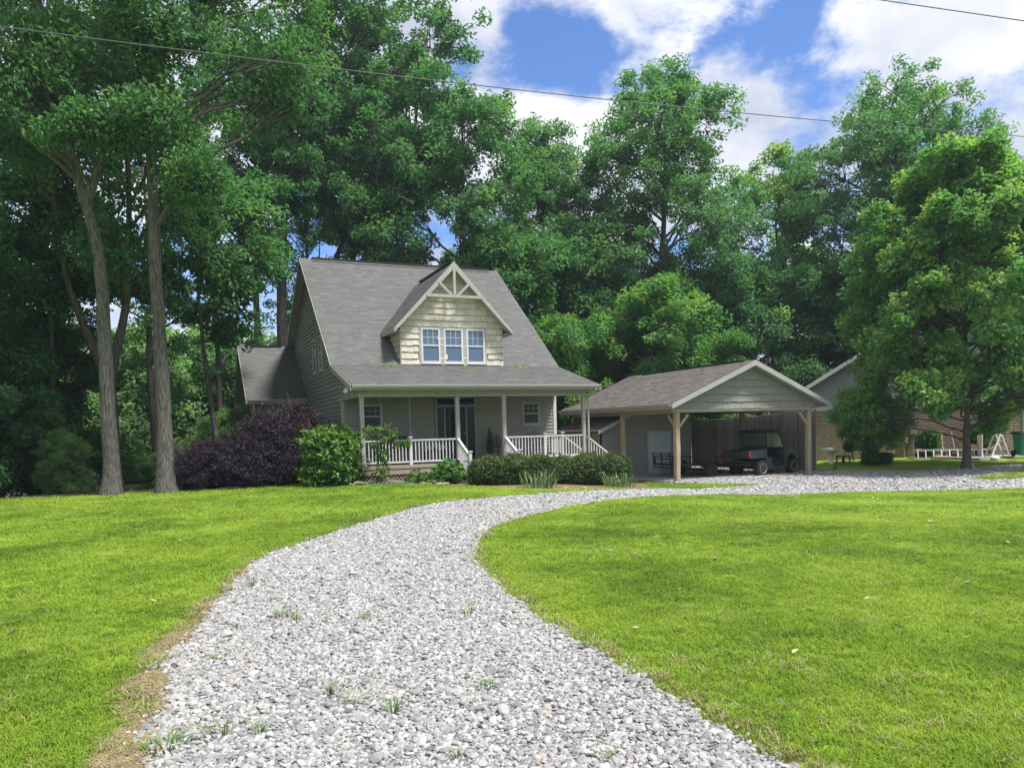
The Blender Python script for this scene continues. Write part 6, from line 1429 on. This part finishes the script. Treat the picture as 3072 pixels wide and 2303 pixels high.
# ------------------------------------------------------------------ bed edging, sticks, stones
ed = thing('edging_board', 'low teal edging board along the grass below the lattice', 'edging', (5.15, 22.85, float(tz(5.2, 22.8))), R(-14))
pmat('teal_paint', (0.06, 0.15, 0.14), (0.09, 0.19, 0.17), scale=8, rough=0.7)
MB().cbox(0, -.02, -.02, 1.35, .02, .085, .006).build('board', 'teal_paint', ed, False, False)
pmat('dead_wood', (0.30, 0.25, 0.19), (0.44, 0.38, 0.31), scale=8, rough=0.85)
rg_ = random.Random(12)
for i, (x, y, a, l) in enumerate(((4.9, 23.25, -8, 1.3), (5.3, 23.1, 12, 1.0), (5.9, 23.15, -25, .9), (4.7, 23.0, 4, .8))):
    o = thing('fallen_branch', ('long bleached fallen branch', 'crooked pale fallen branch', 'short curved fallen branch', 'thin fallen branch')[i] + ' lying by the lattice behind the teal edging', 'branch', (x, y, float(tz(x, y)) + .05), R(a), 'fallen branches by the lattice')
    MB().tube([(l * t / 6, rg_.uniform(-.04, .04), .04 + rg_.uniform(-.02, .07)) for t in range(7)], [.022 - .002 * t for t in range(7)], 6).build('stick', 'dead_wood', o, False, False)
pmat('rock', (0.28, 0.22, 0.17), (0.40, 0.33, 0.27), scale=6, rough=0.9, bump=.4, bump_scale=20)
for i, (x, y, s) in enumerate(((6.5, 22.55, .17), (6.9, 22.4, .22), (7.35, 21.95, .26), (7.0, 22.15, .16), (8.2, 21.5, .18), (9.9, 18.7, .14), (10.6, 18.85, .12))):
    me = stone_mesh(60 + i, 'rock'); o = link('border_stone', me); o.scale = (s * 1.5, s, s * .6); o.location = (x, y, float(tz(x, y)) + s * .12); o.rotation_euler = (0, 0, i * 1.3)
    setp(o, ('flat brown border stone in the bed below the porch' if i < 5 else 'small brown stone in the mulch in front of the hedges'), 'stone', 'border stones')
# ------------------------------------------------------------------ tufts in the gravel, leaves on lawn and roof
wt = [tuft_mesh(90 + i, 20, .10, .022, .005, 'weed_blade', 1.1, True) for i in range(3)] + [tuft_mesh(95, 44, .05, .07, .008, 'weed_blade', 1.2, True)]
for i, (x, y) in enumerate([(0.36, 6.7), (0.79, 6.94), (0.77, 7.68), (1.42, 6.49), (2.81, 8.96), (0.64, 8.51), (0.18, 5.83), (0.79, 4.69), (0.86, 4.44), (1.06, 4.21), (6.47, 16.02), (5.87, 15.08), (1.2, 3.48), (2.27, 6.19), (1.06, 6.51), (0.32, 4.26), (1.7, 4.35), (0.14, 4.35), (1.86, 3.14), (0.86, 6.72), (2.68, 4.83), (-0.16, 4.31), (-0.22, 5.8), (0.42, 8.37)]):
    o = link('gravel_weed', wt[(i * 3 + i // 5) % 4]); s = (.75, 1.15, .6, .95)[i % 4]; o.location = (x, y, float(tz(x, y)) + .015); o.scale = (s * 1.3, s * 1.3, s); o.rotation_euler = (0, 0, i * 1.1)
    setp(o, 'small tuft of grass growing up through the driveway gravel', 'grass tuft', 'grass tufts in the gravel')
pmat('dead_leaf', (0.34, 0.24, 0.12), (0.46, 0.38, 0.24), scale=9, rough=0.8, attr='object', c3=(0.5, 0.48, 0.36))
dl = MB(); dl.add([(-.06, 0, .012), (-.02, .028, .022), (.035, .022, .016), (.065, 0, .004), (.03, -.026, .02), (-.025, -.026, .014), (0, 0, .004)], [(0, 1, 6), (1, 2, 6), (2, 3, 6), (3, 4, 6), (4, 5, 6), (5, 0, 6)])
dl = dl.mesh('fallen_leaf', 'dead_leaf')
LV = [(5.81, 7.18), (7.01, 4.83), (5.66, 4.86), (3.9, 9.3), (-1.52, 10.57), (-1.37, 7.46), (1.33, 23.57), (-0.06, 12.94), (5.06, 8.33), (11.19, 11.44), (3.87, 3.92), (0.76, 17.07), (2.02, 15.14), (10.76, 9.01), (14.74, 11.22), (8.36, 11.86), (6.54, 11.04), (9.64, 6.49)]
rg_ = random.Random(3)
for i in range(30): 
    a, q = R(rg_.uniform(-12, 60)), rg_.uniform(5, 20); LV.append((q * math.sin(a), q * math.cos(a)))
P_ = np.array(LV); kk = ~inside(P_[:, 0], P_[:, 1], GRAVEL)
for (x, y), ok in zip(LV, kk):
    if not ok: continue
    o = link('fallen_leaf', dl); o.location = (x, y, float(tz(x, y)) + .035); o.rotation_euler = (rg_.uniform(-.4, .4), rg_.uniform(-.4, .4), rg_.uniform(0, 6.28)); s = rg_.uniform(.5, .85); o.scale = (s, s, s)
    setp(o, 'single dry fallen leaf lying on the lawn', 'leaf', 'fallen leaves on the lawn')
for i, (x, y, nn, lb) in enumerate(((6.95, 26.45, 40, 'clump of leaves caught on the porch roof left of the dormer'), (12.15, 26.4, 26, 'clump of leaves caught on the porch roof right of the dormer'), (9.85, 25.7, 12, 'few leaves lying on the porch roof below the middle dormer window'))):
    rr_ = np.random.default_rng(60 + i); C = rr_.normal(0, 1, (nn, 3)) * np.array([.16, .10, .02]); C[:, 2] = abs(C[:, 2]) + .03 + C[:, 1] * .28
    me = leaves('roof_leaves', C, np.tile([0, 0, 1.], (nn, 1)), .09, 'leaf_yellow', rr_, .6, 0, .4, None, rr_.random(nn) * .8)
    o = link('leaf_clump', me); o.location = (x, y, roof_z(y)); setp(o, lb, 'leaves', 'leaf clumps on the porch roof')
# ------------------------------------------------------------------ overhead cables
pmat('cable', (0.09, 0.10, 0.10), None, rough=0.6)
def cable(label, a, b, sag, ext):
    a, b = Vector(a), Vector(b); d = b - a; pts = []
    for i in range(41):
        t = -ext + (1 + 2 * ext) * i / 40; p = a + d * t; p.z -= sag * (1 - ((t - .5) / .5) ** 2); pts.append(p)
    o = MB().tube(pts, .011, 6).build('power_line', 'cable'); setp(o, label, 'power line', 'overhead cables')
cable('long dark overhead cable running from upper left down to the right edge', (-2.69, 17.05, 9.41), (23.11, 14.43, 9.83), .18, .6)
cable('short stretch of overhead cable crossing the top right corner', (14.14, 11.87, 10.59), (16.93, 10.6, 10.06), .0, 3)
# ------------------------------------------------------------------ haze volume, added to lift the dark tones with a bluish veil
hz = bpy.data.materials.new('haze'); nt = nodes_of(hz)
pv = nt.nodes.new('ShaderNodeVolumePrincipled'); ho = nt.nodes.new('ShaderNodeOutputMaterial'); nt.links.new(pv.outputs[0], ho.inputs['Volume'])
pv.inputs['Color'].default_value = (0.72, 0.88, 1.0, 1); pv.inputs['Density'].default_value = 0.0006; pv.inputs['Anisotropy'].default_value = 0.3
MATS['haze'] = hz
hb = MB().box(-405, -125, -3.2, 425, 525, 42).build('haze', 'haze'); setp(hb, kind='stuff')
